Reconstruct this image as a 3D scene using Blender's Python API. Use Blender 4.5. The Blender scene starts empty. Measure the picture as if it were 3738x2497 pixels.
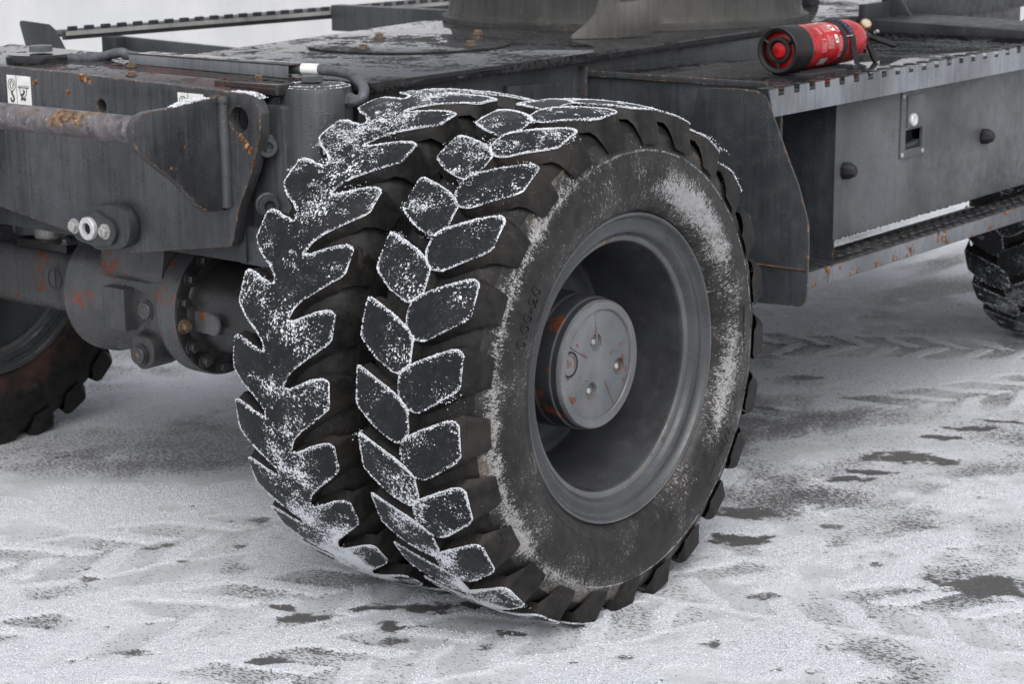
import bpy, bmesh, math, random
import numpy as np
from mathutils import Vector, Matrix, Quaternion
from mathutils.geometry import delaunay_2d_cdt

random.seed(7); RNG = np.random.default_rng(7)
scene = bpy.context.scene
COL = scene.collection
R_ = math.radians

# ------------------------------------------------------------------ camera
PITCH, YAW, ROLL = 13.3172, 38.7177, -0.5544
cam_data = bpy.data.cameras.new("camera"); cam = bpy.data.objects.new("camera", cam_data); COL.objects.link(cam)
_p, _y, _r = R_(PITCH), R_(YAW), R_(ROLL)
_h = Vector((-math.sin(_y), math.cos(_y), 0)); _rt = Vector((math.cos(_y), math.sin(_y), 0)); _z = Vector((0, 0, 1))
_f = _h*math.cos(_p) - _z*math.sin(_p); _u = _h*math.sin(_p) + _z*math.cos(_p)
rt = _rt*math.cos(_r) + _u*math.sin(_r); up = _u*math.cos(_r) - _rt*math.sin(_r)
M = Matrix((rt, up, -_f)).transposed().to_4x4(); M.translation = Vector((2.3842, -3.1738, 1.4833))
cam.matrix_world = M
cam_data.sensor_fit = 'HORIZONTAL'; cam_data.sensor_width = 36.0; cam_data.lens = 7372.4/3738*36
cam_data.clip_start = 0.05; cam_data.clip_end = 1000
cam_data.dof.use_dof = True; cam_data.dof.focus_distance = 3.75; cam_data.dof.aperture_fstop = 9.0
scene.camera = cam
scene.render.engine = 'CYCLES'
scene.cycles.max_bounces = 4; scene.cycles.diffuse_bounces = 2; scene.cycles.glossy_bounces = 2; scene.cycles.transmission_bounces = 2

# ------------------------------------------------------------------ world, sun, exposure
world = bpy.data.worlds.new("World"); scene.world = world; world.use_nodes = True
nt = world.node_tree; nt.nodes.clear()
SUN_EL, SUN_AZ = 52, 135
sky = nt.nodes.new('ShaderNodeTexSky'); sky.sky_type = 'NISHITA'; sky.sun_disc = False
sky.sun_elevation = R_(SUN_EL); sky.sun_rotation = R_(SUN_AZ); sky.air_density = 1.0; sky.dust_density = 4.0; sky.ozone_density = 1.0
hsv = nt.nodes.new('ShaderNodeHueSaturation'); hsv.inputs['Saturation'].default_value = 0.22
bg = nt.nodes.new('ShaderNodeBackground'); bg.inputs['Strength'].default_value = 0.15
wo = nt.nodes.new('ShaderNodeOutputWorld')
nt.links.new(sky.outputs[0], hsv.inputs['Color']); nt.links.new(hsv.outputs[0], bg.inputs[0]); nt.links.new(bg.outputs[0], wo.inputs[0])
sd = bpy.data.lights.new("overcast_sun", 'SUN'); sd.energy = 0.6; sd.angle = R_(60); sd.color = (1, .99, .975)
so = bpy.data.objects.new("overcast_sun", sd); COL.objects.link(so)
_sdir = Vector((math.sin(R_(SUN_AZ))*math.cos(R_(SUN_EL)), math.cos(R_(SUN_AZ))*math.cos(R_(SUN_EL)), math.sin(R_(SUN_EL))))
so.rotation_euler = _sdir.to_track_quat('Z', 'Y').to_euler(); so.location = (0, 0, 8)
scene.view_settings.view_transform = 'Standard'; scene.view_settings.look = 'None'
scene.view_settings.gamma = 1; scene.view_settings.exposure = 0.34; scene.view_settings.use_curve_mapping = False

# ------------------------------------------------------------------ material helpers
class NT:
    def __init__(s, name):
        s.m = bpy.data.materials.new(name); s.m.use_nodes = True
        s.t = s.m.node_tree; s.t.nodes.clear()
        s.out = s.t.nodes.new('ShaderNodeOutputMaterial'); s.b = s.t.nodes.new('ShaderNodeBsdfPrincipled')
        s.t.links.new(s.b.outputs[0], s.out.inputs[0])
    def n(s, typ, **k):
        a = s.t.nodes.new('ShaderNode'+typ)
        for q, v in k.items(): setattr(a, q, v)
        return a
    def set(s, sock, v):
        if isinstance(v, bpy.types.NodeSocket): s.t.links.new(v, sock)
        else:
            if sock.type == 'RGBA' and len(v) == 3: v = (*v, 1)
            sock.default_value = v
    def pos(s): return s.n('NewGeometry').outputs['Position']
    def mapping(s, v, scale=(1, 1, 1), rot=(0, 0, 0)):
        a = s.n('Mapping'); s.set(a.inputs[0], v); a.inputs['Scale'].default_value = scale; a.inputs['Rotation'].default_value = rot
        return a.outputs[0]
    def noise(s, scale, detail=4, rough=.55, v=None, dist=0, lac=2.0):
        a = s.n('TexNoise'); s.set(a.inputs['Vector'], v if v is not None else s.pos())
        a.inputs['Scale'].default_value = scale; a.inputs['Detail'].default_value = detail; a.inputs['Roughness'].default_value = rough
        a.inputs['Distortion'].default_value = dist; a.inputs['Lacunarity'].default_value = lac
        return a.outputs[0]
    def voro(s, scale, v=None, feature='F1', rnd=1):
        a = s.n('TexVoronoi', feature=feature); s.set(a.inputs['Vector'], v if v is not None else s.pos()); a.inputs['Scale'].default_value = scale
        a.inputs['Randomness'].default_value = rnd
        return a.outputs['Distance']
    def mr(s, v, a, b, c=0., d=1., smooth=True):
        q = s.n('MapRange'); q.interpolation_type = 'SMOOTHSTEP' if smooth else 'LINEAR'
        s.set(q.inputs[0], v); s.set(q.inputs[1], a); s.set(q.inputs[2], b); s.set(q.inputs[3], c); s.set(q.inputs[4], d)
        return q.outputs[0]
    def ma(s, op, a, b=0., c=None):
        q = s.n('Math', operation=op); s.set(q.inputs[0], a); s.set(q.inputs[1], b)
        if c is not None: s.set(q.inputs[2], c)
        return q.outputs[0]
    def mix(s, f, a, b):
        q = s.n('Mix', data_type='RGBA'); s.set(q.inputs[0], f); s.set(q.inputs[6], a); s.set(q.inputs[7], b)
        return q.outputs[2]
    def attr(s, name): return s.n('Attribute', attribute_name=name).outputs['Fac']
    def sep(s, v):
        q = s.n('SeparateXYZ'); s.set(q.inputs[0], v); return q.outputs
    def bump(s, h, strength=.4, dist=.01, normal=None):
        q = s.n('Bump'); s.set(q.inputs['Height'], h); s.set(q.inputs['Strength'], strength); q.inputs['Distance'].default_value = dist
        if normal is not None: s.set(q.inputs['Normal'], normal)
        return q.outputs[0]
    def edge(s, radius=.004, samples=4):
        bv = s.n('Bevel'); bv.samples = samples; bv.inputs['Radius'].default_value = radius
        d = s.n('VectorMath', operation='DOT_PRODUCT'); s.set(d.inputs[0], bv.outputs[0]); s.set(d.inputs[1], s.n('NewGeometry').outputs['Normal'])
        return s.ma('SUBTRACT', 1., d.outputs['Value'])
    def fin(s, col=None, rough=None, metal=None, normal=None, spec=None):
        if col is not None: s.set(s.b.inputs['Base Color'], col)
        if rough is not None: s.set(s.b.inputs['Roughness'], rough)
        if metal is not None: s.set(s.b.inputs['Metallic'], metal)
        if normal is not None: s.set(s.b.inputs['Normal'], normal)
        if spec is not None: s.b.inputs['Specular IOR Level'].default_value = spec
        return s.m

MAT = {}
def paint(name, base, rough=.45, rust=0.0, streak=.5, drops=.5, edge=False, wet=0., red=0., dirt=.4, bias=.0, spots=()):
    t = NT(name); p = t.pos()
    n1 = t.noise(3.5, 3, .6); n2 = t.noise(38, 3, .65)
    dark = tuple(c*.66 for c in base); lite = tuple(min(1, c*1.4+.006) for c in base)
    col = t.mix(t.mr(n1, .3, .7), dark, lite)
    if streak > 0:
        st = t.noise(1., 3, .6, t.mapping(p, (90, 90, 5.)))
        col = t.mix(t.ma('MULTIPLY', t.mr(st, .5, .68), streak*.75), col, tuple(c*.42 for c in base))
        col = t.mix(t.ma('MULTIPLY', t.mr(st, .46, .33), streak*.35), col, tuple(min(1, c*1.9+.03) for c in base))
    col = t.mix(t.ma('MULTIPLY', t.mr(n2, .55, .8), dirt*.5), col, (.11, .095, .08))
    r = t.mr(n2, .3, .75, rough-.12, rough+.16)
    h = t.ma('MULTIPLY', t.noise(60, 2), .25)
    if red > 0:
        k = t.noise(16, 4, .68); kk = t.mr(t.ma('ADD', k, t.ma('MULTIPLY', n1, .25)), .80-red, .82-red)
        if edge: kk = t.ma('MAXIMUM', kk, t.ma('MULTIPLY', t.mr(t.edge(.006), .02, .1), t.mr(t.noise(55, 3), .47, .55)))
        col = t.mix(kk, col, t.mix(n2, (.11, .032, .02), (.20, .066, .042)))
    if rust > 0 or (edge and red == 0) or spots:
        k = t.noise(24, 4, .7)
        m = t.mr(k, .83-rust*.35, .87-rust*.35)
        if edge and red == 0:
            ee = t.ma('MULTIPLY', t.mr(t.edge(.006), .015, .10), t.mr(t.noise(40, 3, .65), .44-bias, .56-bias))
            m = t.ma('MAXIMUM', m, ee)
        for sx, sy, sz, sr in spots:
            d = t.n('VectorMath', operation='DISTANCE'); t.set(d.inputs[0], p); d.inputs[1].default_value = (sx, sy, sz)
            q = t.ma('ADD', t.ma('DIVIDE', d.outputs['Value'], sr), t.ma('MULTIPLY', t.ma('SUBTRACT', k, .5), 2.6))
            m = t.ma('MAXIMUM', m, t.mr(q, 1.05, .9))
        rn = t.noise(95, 2)
        rc = t.mix(t.mr(rn, .38, .58), (.045, .020, .011), (.20, .085, .030)); rc = t.mix(t.mr(rn, .6, .66), rc, (.46, .32, .18))
        col = t.mix(m, col, rc); r = t.ma('ADD', r, t.ma('MULTIPLY', m, .25))
    if drops > 0:
        d = t.voro(170); dm = t.ma('MULTIPLY', t.mr(d, .12, .36, 1., 0.), t.mr(t.noise(24, 1), .5, .58))
        h = t.ma('ADD', h, t.ma('MULTIPLY', dm, drops*1.8)); r = t.ma('SUBTRACT', r, t.ma('MULTIPLY', dm, .28))
    r = t.ma('MAXIMUM', r, .06)
    return t.fin(col, r, 0., t.bump(h, .4, .003))

MAT['paint'] = paint('dark_grey_paint', (.042, .045, .050), .40, .10, .5, .6)
MAT['paint_edge'] = paint('dark_grey_paint_rusty_edge', (.047, .050, .055), .36, .08, .6, 1.0, edge=True, bias=.09, spots=[(-1.215, -.26, .995, .008), (-1.165, -.26, 1.036, .014), (-1.14, -.26, 1.025, .006), (-.668, -.26, .938, .010), (-.655, -.26, .924, .009), (-.641, -.26, .91, .009), (-.632, -.26, .885, .008), (-.695, -.26, .965, .006), (-.718, -.41, .885, .003), (-.718, -.398, .882, .003), (-.718, -.37, .925, .004), (-1.33, -.26, 1.01, .008)])
MAT['paint_lite'] = paint('mid_grey_paint', (.165, .178, .195), .42, .06, .5, .45)
MAT['panel'] = paint('tool_box_panel_paint', (.072, .076, .082), .40, .04, .22, .8)
MAT['side'] = paint('blue_grey_paint', (.033, .038, .043), .36, .06, .4, .4, edge=True, bias=.0)
MAT['dark'] = paint('near_black_paint', (.026, .028, .031), .5, .05, .3, .3)
MAT['cast'] = paint('cast_axle_paint', (.060, .061, .064), .30, .20, .35, .5, red=.05, dirt=1.1)
MAT['axle_dark'] = paint('oily_dark_axle', (.022, .022, .023), .38, .25, .2, .2)
MAT['rim'] = paint('rim_grey_paint', (.050, .054, .058), .32, .20, .0, .1, dirt=.6)
MAT['rim_dark'] = paint('rim_well_paint', (.044, .046, .050), .5, .12, .0, .1)
MAT['hub'] = paint('hub_paint', (.150, .160, .172), .42, .0, .0, .1, edge=True, red=.075, bias=.2)
MAT['hub_side'] = paint('hub_drum_paint', (.040, .043, .047), .40, .1, .0, .1, red=.10)
MAT['ring'] = paint('dirty_pedestal_paint', (.044, .043, .041), .55, .18, .5, .5, dirt=1.2)

def simple(name, col, rough=.5, metal=0., var=.25, scale=30, bump=.15):
    t = NT(name); n = t.noise(scale, 5, .6)
    c = t.mix(t.mr(n, .3, .7), tuple(x*(1-var) for x in col), tuple(min(1, x*(1+var)) for x in col))
    MAT[name] = t.fin(c, t.mr(n, .3, .7, max(.05, rough-.1), min(1, rough+.1)), metal, t.bump(n, bump, .002)); return MAT[name]
simple('bolt_grey', (.12, .125, .13), .4, .3)
simple('bolt_rust', (.16, .11, .075), .6, .2, .5, 120)
simple('zinc', (.42, .42, .40), .45, .3, .25, 120, .05)
simple('bright_steel', (.66, .66, .66), .42, .35, .2, 120, .03)
simple('black_plastic', (.009, .009, .010), .5)
simple('hole_shade', (.006, .006, .006), .8)  # near-black colour stands in for the shade inside openings
simple('white_print', (.82, .82, .80), .5, 0, .06, 60)
simple('grey_print', (.38, .38, .38), .5, 0, .2, 90)
simple('ink', (.03, .035, .03), .6)
simple('ext_red', (.40, .007, .011), .28, 0, .35, 40, .05)
simple('ext_print', (.72, .36, .35), .5, 0, .15, 90)
simple('brass', (.42, .30, .14), .4, .7, .35, 150)
simple('strap', (.014, .015, .019), .75, 0, .3, 200)
simple('strap_ink', (.06, .09, .22), .7, 0, .2, 100)
simple('hose', (.085, .092, .105), .5, 0, .3, 60)
simple('red_primer', (.10, .030, .028), .5, 0, .5, 20)

def wetdeck(name, base, amount, red=0., sc=75):
    t = NT(name); p = t.pos()
    a = t.noise(sc, 3, .6); b = t.noise(4.5, 2, .5); g = t.noise(18, 3, .6)
    w = t.mr(t.ma('ADD', t.ma('ADD', t.ma('MULTIPLY', a, .75), t.ma('MULTIPLY', g, .35)), t.ma('MULTIPLY', t.ma('SUBTRACT', b, .5), .7)), .60-amount*.3, .64-amount*.3)
    dry = t.mix(t.mr(g, .35, .65), tuple(c*.6 for c in base), tuple(c*1.5 for c in base))
    if red > 0: dry = t.mix(t.mr(t.noise(4.2, 3, .6), .6-red*.3, .68-red*.3), dry, (.075, .032, .030))
    c = t.mix(w, dry, t.mix(.5, dry, tuple(x*.5 for x in base)))
    r = t.mr(w, 0, 1, .85, .035)
    h = t.ma('ADD', t.ma('MULTIPLY', t.noise(9, 1), .15), t.ma('MULTIPLY', t.noise(150, 1), t.mr(w, 0, 1, 2.5, .0)))
    return t.fin(c, r, 0., t.bump(h, .12, .0015))
MAT['deck'] = wetdeck('wet_deck', (.024, .024, .026), .34)
MAT['deck_red'] = wetdeck('wet_deck_primer', (.040, .037, .037), .42, .42)
MAT['catwalk'] = wetdeck('wet_catwalk', (.035, .036, .038), .35)

def rusty_pipe():
    t = NT('worn_pipe'); p = t.pos()
    g = t.noise(30, 6, .7); k = t.noise(9, 6, .68, t.mapping(p, (.55, 1, 1)))
    c = t.mix(t.mr(g, .3, .7), (.075, .07, .075), (.20, .18, .185))
    c = t.mix(t.mr(k, .52, .60), c, t.mix(t.mr(t.noise(75, 3), .35, .65), (.07, .036, .022), (.26, .16, .09)))
    c = t.mix(t.mr(t.noise(14, 5, .6), .58, .63), c, (.055, .06, .065))
    c = t.mix(t.mr(t.noise(120, 3), .66, .72), c, (.55, .5, .46))
    return t.fin(c, .55, .1, t.bump(t.noise(110, 4, .6), .6, .003))
MAT['pipe'] = rusty_pipe()

# rubber -----------------------------------------------------------------
SNOW = (.80, .82, .865)
def tread_mat(name, cx, cy, heavy_center, gain=1.):
    t = NT(name); p = t.pos(); x, y, z = t.sep(p)
    n = t.noise(60, 5, .6)
    c = t.mix(t.mr(n, .3, .7), (.006, .007, .0085), (.014, .0158, .0185))
    c = t.mix(t.ma('MULTIPLY', t.mr(t.noise(9, 4), .5, .7), .5), c, (.026, .0255, .025))
    yy = t.ma('SUBTRACT', y, cy); zz = t.ma('SUBTRACT', z, .505)
    ang = t.ma('ARCTAN2', zz, t.ma('MULTIPLY', yy, -1.))
    low = t.ma('MULTIPLY', t.mr(ang, R_(-8), R_(-48)), t.mr(ang, R_(-88), R_(-80)))
    dx = t.ma('ABSOLUTE', t.ma('SUBTRACT', x, cx+.0)); cen = t.mr(dx, .085, .012)
    up_ = t.ma('MULTIPLY', t.mr(ang, R_(40), R_(85)), .35)
    amt = t.ma('MULTIPLY', low, t.ma('ADD', t.ma('MULTIPLY', cen, .17), .10))
    amt = t.ma('ADD', amt, t.ma('MULTIPLY', up_, .07))
    if heavy_center: amt = t.ma('ADD', amt, t.ma('MULTIPLY', cen, .055))
    cl = t.mr(t.noise(13, 3), .36, .68, -.13, .13)
    f1 = t.noise(190, 3, .72)
    s = t.ma('ADD', t.ma('ADD', f1, amt), cl)
    m = t.ma('MULTIPLY', t.mr(s, .685, .72), gain)
    fine = t.ma('MULTIPLY', t.mr(t.noise(600, 1), .70, .75), t.mr(t.noise(30, 2), .48, .62, 0., gain))
    m = t.ma('MAXIMUM', m, fine)
    ed = t.attr('edge'); el = t.mr(t.ma('ADD', t.ma('ADD', ed, t.ma('MULTIPLY', t.ma('SUBTRACT', f1, .5), 2.0)), t.ma('MULTIPLY', cl, 1.8)), .80, .92)
    m = t.ma('MAXIMUM', m, t.ma('MULTIPLY', el, min(1., gain*1.6)))
    c = t.mix(m, c, SNOW)
    h = t.ma('ADD', t.ma('MULTIPLY', t.mr(f1, .5, .75), 1.), t.ma('MULTIPLY', t.noise(60, 1), .3))
    return t.fin(c, t.mr(m, 0, 1, .46, .9), 0., t.bump(h, .3, .002), .28)
MAT['tread_outer'] = tread_mat('tread_rubber_outer', .0, 0., False)
MAT['tread_inner'] = tread_mat('tread_rubber_inner', -.317, 0., True)
MAT['tread_far'] = tread_mat('tread_rubber_far', -.2, 2.9, False, .25)

def carcass(name, dust=.5, red=False):
    t = NT(name); p = t.pos(); n = t.noise(45, 3, .65); b = t.noise(7, 3, .55)
    c = t.mix(t.mr(n, .3, .72), (.008, .0077, .0077), (.021, .0198, .0192))
    c = t.mix(t.ma('MULTIPLY', t.mr(b, .45, .7), dust), c, (.040, .034, .029))
    c = t.mix(t.ma('MULTIPLY', t.mr(t.noise(18, 4, .7), .6, .72), dust*.5), c, (.12, .108, .098))
    if red: c = t.mix(t.ma('MULTIPLY', t.mr(t.noise(4.5, 3), .50, .62), .6), c, (.080, .040, .034))
    sp = t.mr(t.noise(420, 3, .6), .69, .74); c = t.mix(t.ma('MULTIPLY', sp, t.mr(b, .4, .6)), c, (.5, .5, .5))
    return t.fin(c, .55, 0., t.bump(t.noise(70, 2), .35, .003), .22)
MAT['carcass'] = carcass('tyre_carcass', .25)
MAT['carcass_red'] = carcass('tyre_carcass_stained', .3, True)
MAT['flank'] = carcass('lug_flank', .6)

def sidewall():
    t = NT('salted_sidewall'); p = t.pos(); x, y, z = t.sep(p)
    zz = t.ma('SUBTRACT', z, .505)
    r = t.ma('SQRT', t.ma('ADD', t.ma('MULTIPLY', y, y), t.ma('MULTIPLY', zz, zz)))
    ang = t.ma('ARCTAN2', zz, y)
    n = t.noise(40, 3, .65); b = t.noise(7, 3, .6)
    c = t.mix(t.mr(n, .3, .72), (.009, .0087, .009), (.025, .0232, .0228))
    c = t.mix(t.ma('MULTIPLY', t.mr(b, .42, .68), .45), c, (.050, .043, .039))
    cv = t.n('CombineXYZ'); t.set(cv.inputs[0], t.ma('MULTIPLY', ang, 5.0)); t.set(cv.inputs[1], t.ma('MULTIPLY', r, 4.0)); t.set(cv.inputs[2], x)
    rad = t.noise(26, 4, .75, cv.outputs[0], .9)
    fine = t.noise(120, 4, .78, p, 1.6)
    def band(v, c0, w): return t.mr(t.ma('ABSOLUTE', t.ma('SUBTRACT', v, c0)), w, 0.)
    zA = t.ma('MULTIPLY', band(ang, R_(52), R_(48)), band(r, .368, .060))
    zB = t.ma('MULTIPLY', band(ang, R_(-12), R_(42)), band(r, .352, .040))
    zC = t.ma('MULTIPLY', band(t.ma('ABSOLUTE', ang), R_(150), R_(75)), band(r, .440, .032))
    zone = t.ma('ADD', t.ma('ADD', t.ma('MULTIPLY', zA, .25), t.ma('MULTIPLY', zB, .14)), t.ma('MULTIPLY', zC, .15))
    patch = t.mr(b, .33, .66, -.025, .085)
    s = t.ma('ADD', t.ma('ADD', t.ma('MULTIPLY', rad, .62), t.ma('MULTIPLY', fine, .58)), t.ma('ADD', zone, patch))
    m = t.mr(s, .735, .765)
    ringl = t.ma('MULTIPLY', t.mr(t.ma('ABSOLUTE', t.ma('SUBTRACT', r, .4365)), .0030, .001), t.mr(t.ma('ADD', fine, t.ma('MULTIPLY', b, .4)), .66, .74))
    m = t.ma('MAXIMUM', t.ma('MULTIPLY', m, .8), t.ma('MULTIPLY', ringl, .7))
    c = t.mix(m, c, t.mix(n, (.26, .245, .24), (.56, .56, .57)))
    c = t.mix(t.ma('MULTIPLY', t.mr(r, .42, .47), t.mr(b, .5, .66, 0., .55)), c, (.17, .135, .105))
    return t.fin(c, t.mr(m, 0, 1, .46, .8), 0., t.bump(t.ma('ADD', t.noise(60, 2), t.ma('MULTIPLY', fine, .6)), .3, .002), .38)
MAT['sidewall'] = sidewall()

def snow_mat():
    t = NT('crumbly_snow'); n = t.noise(400, 3)
    m = t.fin(t.mix(n, (.68, .70, .745), (.78, .80, .84)), .85, 0., t.bump(n, .3, .002))
    t.b.inputs['Subsurface Weight'].default_value = .0
    return m
MAT['snow'] = snow_mat()

# ------------------------------------------------------------------ mesh helpers
def link(o, parent=None):
    COL.objects.link(o)
    if parent is not None:
        o.parent = parent; o.matrix_parent_inverse = Matrix.Translation(-Vector(parent['_w']))
    return o
WPOS = {}
def mobj(name, me, mats, parent=None, loc=None, rot=None):
    o = bpy.data.objects.new(name, me)
    if not isinstance(mats, (list, tuple)): mats = [mats]
    if len(me.materials) == 0:
        for m in mats: me.materials.append(MAT[m] if isinstance(m, str) else m)
    COL.objects.link(o)
    if loc is not None: o.location = loc
    if rot is not None: o.rotation_euler = rot
    if parent is not None:
        o.parent = parent; o.matrix_parent_inverse = Matrix.Translation(-WPOS[parent])
    WPOS[o] = Vector((0, 0, 0)) if loc is None else Vector(loc)
    return o
def empty(name, loc, parent=None):
    o = bpy.data.objects.new(name, None); COL.objects.link(o); o.location = loc; o.empty_display_size = .1
    if parent is not None: o.parent = parent; o.matrix_parent_inverse = Matrix.Translation(-WPOS[parent])
    WPOS[o] = Vector(loc); return o
def tag(o, label=None, cat=None, group=None, kind=None):
    if label: o['label'] = label
    if cat: o['category'] = cat
    if group: o['group'] = group
    if kind: o['kind'] = kind
    return o
def pmesh(name, v, f, smooth=False):
    me = bpy.data.meshes.new(name); me.from_pydata([tuple(a) for a in v], [], f); me.update()
    if smooth: smooth_mesh(me)
    return me
def smooth_mesh(me, ang=35):
    me.polygons.foreach_set('use_smooth', [True]*len(me.polygons))
    try: me.set_sharp_from_angle(angle=R_(ang))
    except Exception: pass
def bm_mesh(name, bm, smooth=True, ang=35):
    bmesh.ops.recalc_face_normals(bm, faces=bm.faces)
    me = bpy.data.meshes.new(name); bm.to_mesh(me); bm.free()
    if smooth: smooth_mesh(me, ang)
    return me
def bevel_bm(bm, off, seg=2, lim=40):
    es = [e for e in bm.edges if len(e.link_faces) == 2 and e.calc_face_angle(0) > R_(lim)]
    if off > 0 and es: bmesh.ops.bevel(bm, geom=es, offset=off, segments=seg, profile=.6, affect='EDGES', clamp_overlap=True)
def box_me(name, a, b, bev=.002):
    bm = bmesh.new(); bmesh.ops.create_cube(bm, size=1)
    a, b = Vector(a), Vector(b); c = (a+b)/2; d = b-a
    for v in bm.verts: v.co = Vector((c.x+v.co.x*d.x, c.y+v.co.y*d.y, c.z+v.co.z*d.z))
    bevel_bm(bm, bev); return bm_mesh(name, bm)
def box(name, a, b, mat, parent, bev=.002): return mobj(name, box_me(name, a, b, bev), mat, parent)
def fillet(pts, rad, seg=5):
    out = []; n = len(pts)
    if not isinstance(rad, (list, tuple)): rad = [rad]*n
    for i in range(n):
        p = Vector(pts[i]); a = Vector(pts[i-1])-p; b = Vector(pts[(i+1) % n])-p; r = rad[i]
        if r <= 0: out.append(tuple(p)); continue
        la, lb = a.length, b.length; a.normalize(); b.normalize()
        ang = a.angle(b)
        if ang > 3.1: out.append(tuple(p)); continue
        d = min(r/math.tan(ang/2), la*.49, lb*.49)
        p0, p1 = p+a*d, p+b*d
        for k in range(seg+1):
            t = k/seg; q = p0*(1-t)**2 + p*2*t*(1-t) + p1*t*t; out.append(tuple(q))
    return out
def circle2(c, r, n=24): return [(c[0]+r*math.cos(2*math.pi*k/n), c[1]+r*math.sin(2*math.pi*k/n)) for k in range(n)]
def to3(plane, val, p):
    return {'x': (val, p[0], p[1]), 'y': (p[0], val, p[1]), 'z': (p[0], p[1], val)}[plane]
def plate_me(name, plane, val, outline, th, holes=(), bev=.0015, lim=40):
    bm = bmesh.new(); edges = []
    for loop in [outline]+list(holes):
        vs = [bm.verts.new(to3(plane, val, p)) for p in loop]
        edges += [bm.edges.new((vs[i], vs[(i+1) % len(vs)])) for i in range(len(vs))]
    bmesh.ops.triangle_fill(bm, use_beauty=True, use_dissolve=True, edges=edges)
    g = bmesh.ops.extrude_face_region(bm, geom=list(bm.faces))
    d = {'x': Vector((-th, 0, 0)), 'y': Vector((0, th, 0)), 'z': Vector((0, 0, -th))}[plane]
    bmesh.ops.translate(bm, vec=d, verts=[e for e in g['geom'] if isinstance(e, bmesh.types.BMVert)])
    bmesh.ops.recalc_face_normals(bm, faces=bm.faces)
    bevel_bm(bm, bev, 2, lim); return bm_mesh(name, bm)
def plate(name, plane, val, outline, th, mat, parent, holes=(), bev=.0015, lim=40):
    return mobj(name, plate_me(name, plane, val, outline, th, holes, bev, lim), mat, parent)
AX = {'x': (Vector((1, 0, 0)), Vector((0, 1, 0)), Vector((0, 0, 1))), 'y': (Vector((0, 1, 0)), Vector((0, 0, 1)), Vector((1, 0, 0))), 'z': (Vector((0, 0, 1)), Vector((1, 0, 0)), Vector((0, 1, 0)))}
def lathe_me(name, prof, axis, c, n=48, caps=True, a0=0, ang=35):
    """prof: list (offset along axis, radius)"""
    A, B, D = AX[axis] if isinstance(axis, str) else axis; c = Vector(c); v = []; f = []
    for o, r in prof:
        for k in range(n):
            t = 2*math.pi*k/n+a0; v.append(c+A*o+(B*math.cos(t)+D*math.sin(t))*r)
    m = len(prof)
    for i in range(m-1):
        for k in range(n):
            k2 = (k+1) % n; f.append((i*n+k, i*n+k2, (i+1)*n+k2, (i+1)*n+k))
    if caps: f.append(tuple(range(n))); f.append(tuple(reversed(range((m-1)*n, m*n))))
    bm = bmesh.new(); me = pmesh(name, v, f); bm.from_mesh(me); bpy.data.meshes.remove(me)
    bmesh.ops.remove_doubles(bm, verts=bm.verts, dist=1e-6)
    return bm_mesh(name, bm, True, ang)
def lathe(name, prof, axis, c, mat, parent, n=48, caps=True, a0=0, ang=35): return mobj(name, lathe_me(name, prof, axis, c, n, caps, a0, ang), mat, parent)
def tube_me(name, pts, r, n=12, caps=True):
    pts = [Vector(p) for p in pts]; v = []; f = []
    t0 = (pts[1]-pts[0]).normalized(); u = t0.orthogonal().normalized()
    rr = r if isinstance(r, (list, tuple)) else [r]*len(pts)
    for i, p in enumerate(pts):
        t = (pts[min(i+1, len(pts)-1)]-pts[max(i-1, 0)]).normalized()
        u = (u-t*u.dot(t)).normalized(); w = t.cross(u)
        for k in range(n):
            a = 2*math.pi*k/n; v.append(p+(u*math.cos(a)+w*math.sin(a))*rr[i])
    for i in range(len(pts)-1):
        for k in range(n):
            k2 = (k+1) % n; f.append((i*n+k, i*n+k2, (i+1)*n+k2, (i+1)*n+k))
    if caps: f.append(tuple(reversed(range(n)))); f.append(tuple(range((len(pts)-1)*n, len(pts)*n)))
    me = pmesh(name, v, f); smooth_mesh(me, 50); return me
def tube(name, pts, r, mat, parent, n=12): return mobj(name, tube_me(name, pts, r, n), mat, parent)
def spline(ctrl, k=8):
    P = [Vector(c) for c in ctrl]; P = [2*P[0]-P[1]]+P+[2*P[-1]-P[-2]]; out = []
    for i in range(1, len(P)-2):
        for j in range(k):
            t = j/k; a, b, c, d = P[i-1:i+3]
            out.append(.5*((2*b)+(c-a)*t+(2*a-5*b+4*c-d)*t*t+(3*b-a-3*c+d)*t**3))
    out.append(P[-2]); return out
_hexcache = {}
def bolt(name, c, axis, r, h, mat, parent, washer=True, socket=False):
    """hex head bolt whose head rises h along axis ('+x','-y','+z')"""
    key = (axis, r, h, washer, socket, mat)
    if key not in _hexcache:
        s = 1 if axis[0] == '+' else -1
        prof = []
        if washer: prof += [(0, r*1.45), (s*h*.22, r*1.45), (s*h*.22, r*1.02)]
        else: prof += [(0, r)]
        bm = bmesh.new()
        def add(pr, n, rot=0):
            me = lathe_me('t', pr, axis[1], (0, 0, 0), n, True, rot); bm.from_mesh(me); bpy.data.meshes.remove(me)
        if socket:
            add([(0, r), (s*h*.92, r), (s*h, r*.92), (s*h, r*.55), (s*h*.5, r*.5)], 20)
        else:
            if washer: add([(0, r*1.4), (s*h*.22, r*1.4)], 20)
            add([(s*h*.2, r), (s*h*.9, r), (s*h, r*.86)], 6, .3)
        _hexcache[key] = bm_mesh(name, bm, True, 30)
    return mobj(name, _hexcache[key], mat, parent, loc=c)
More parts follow.
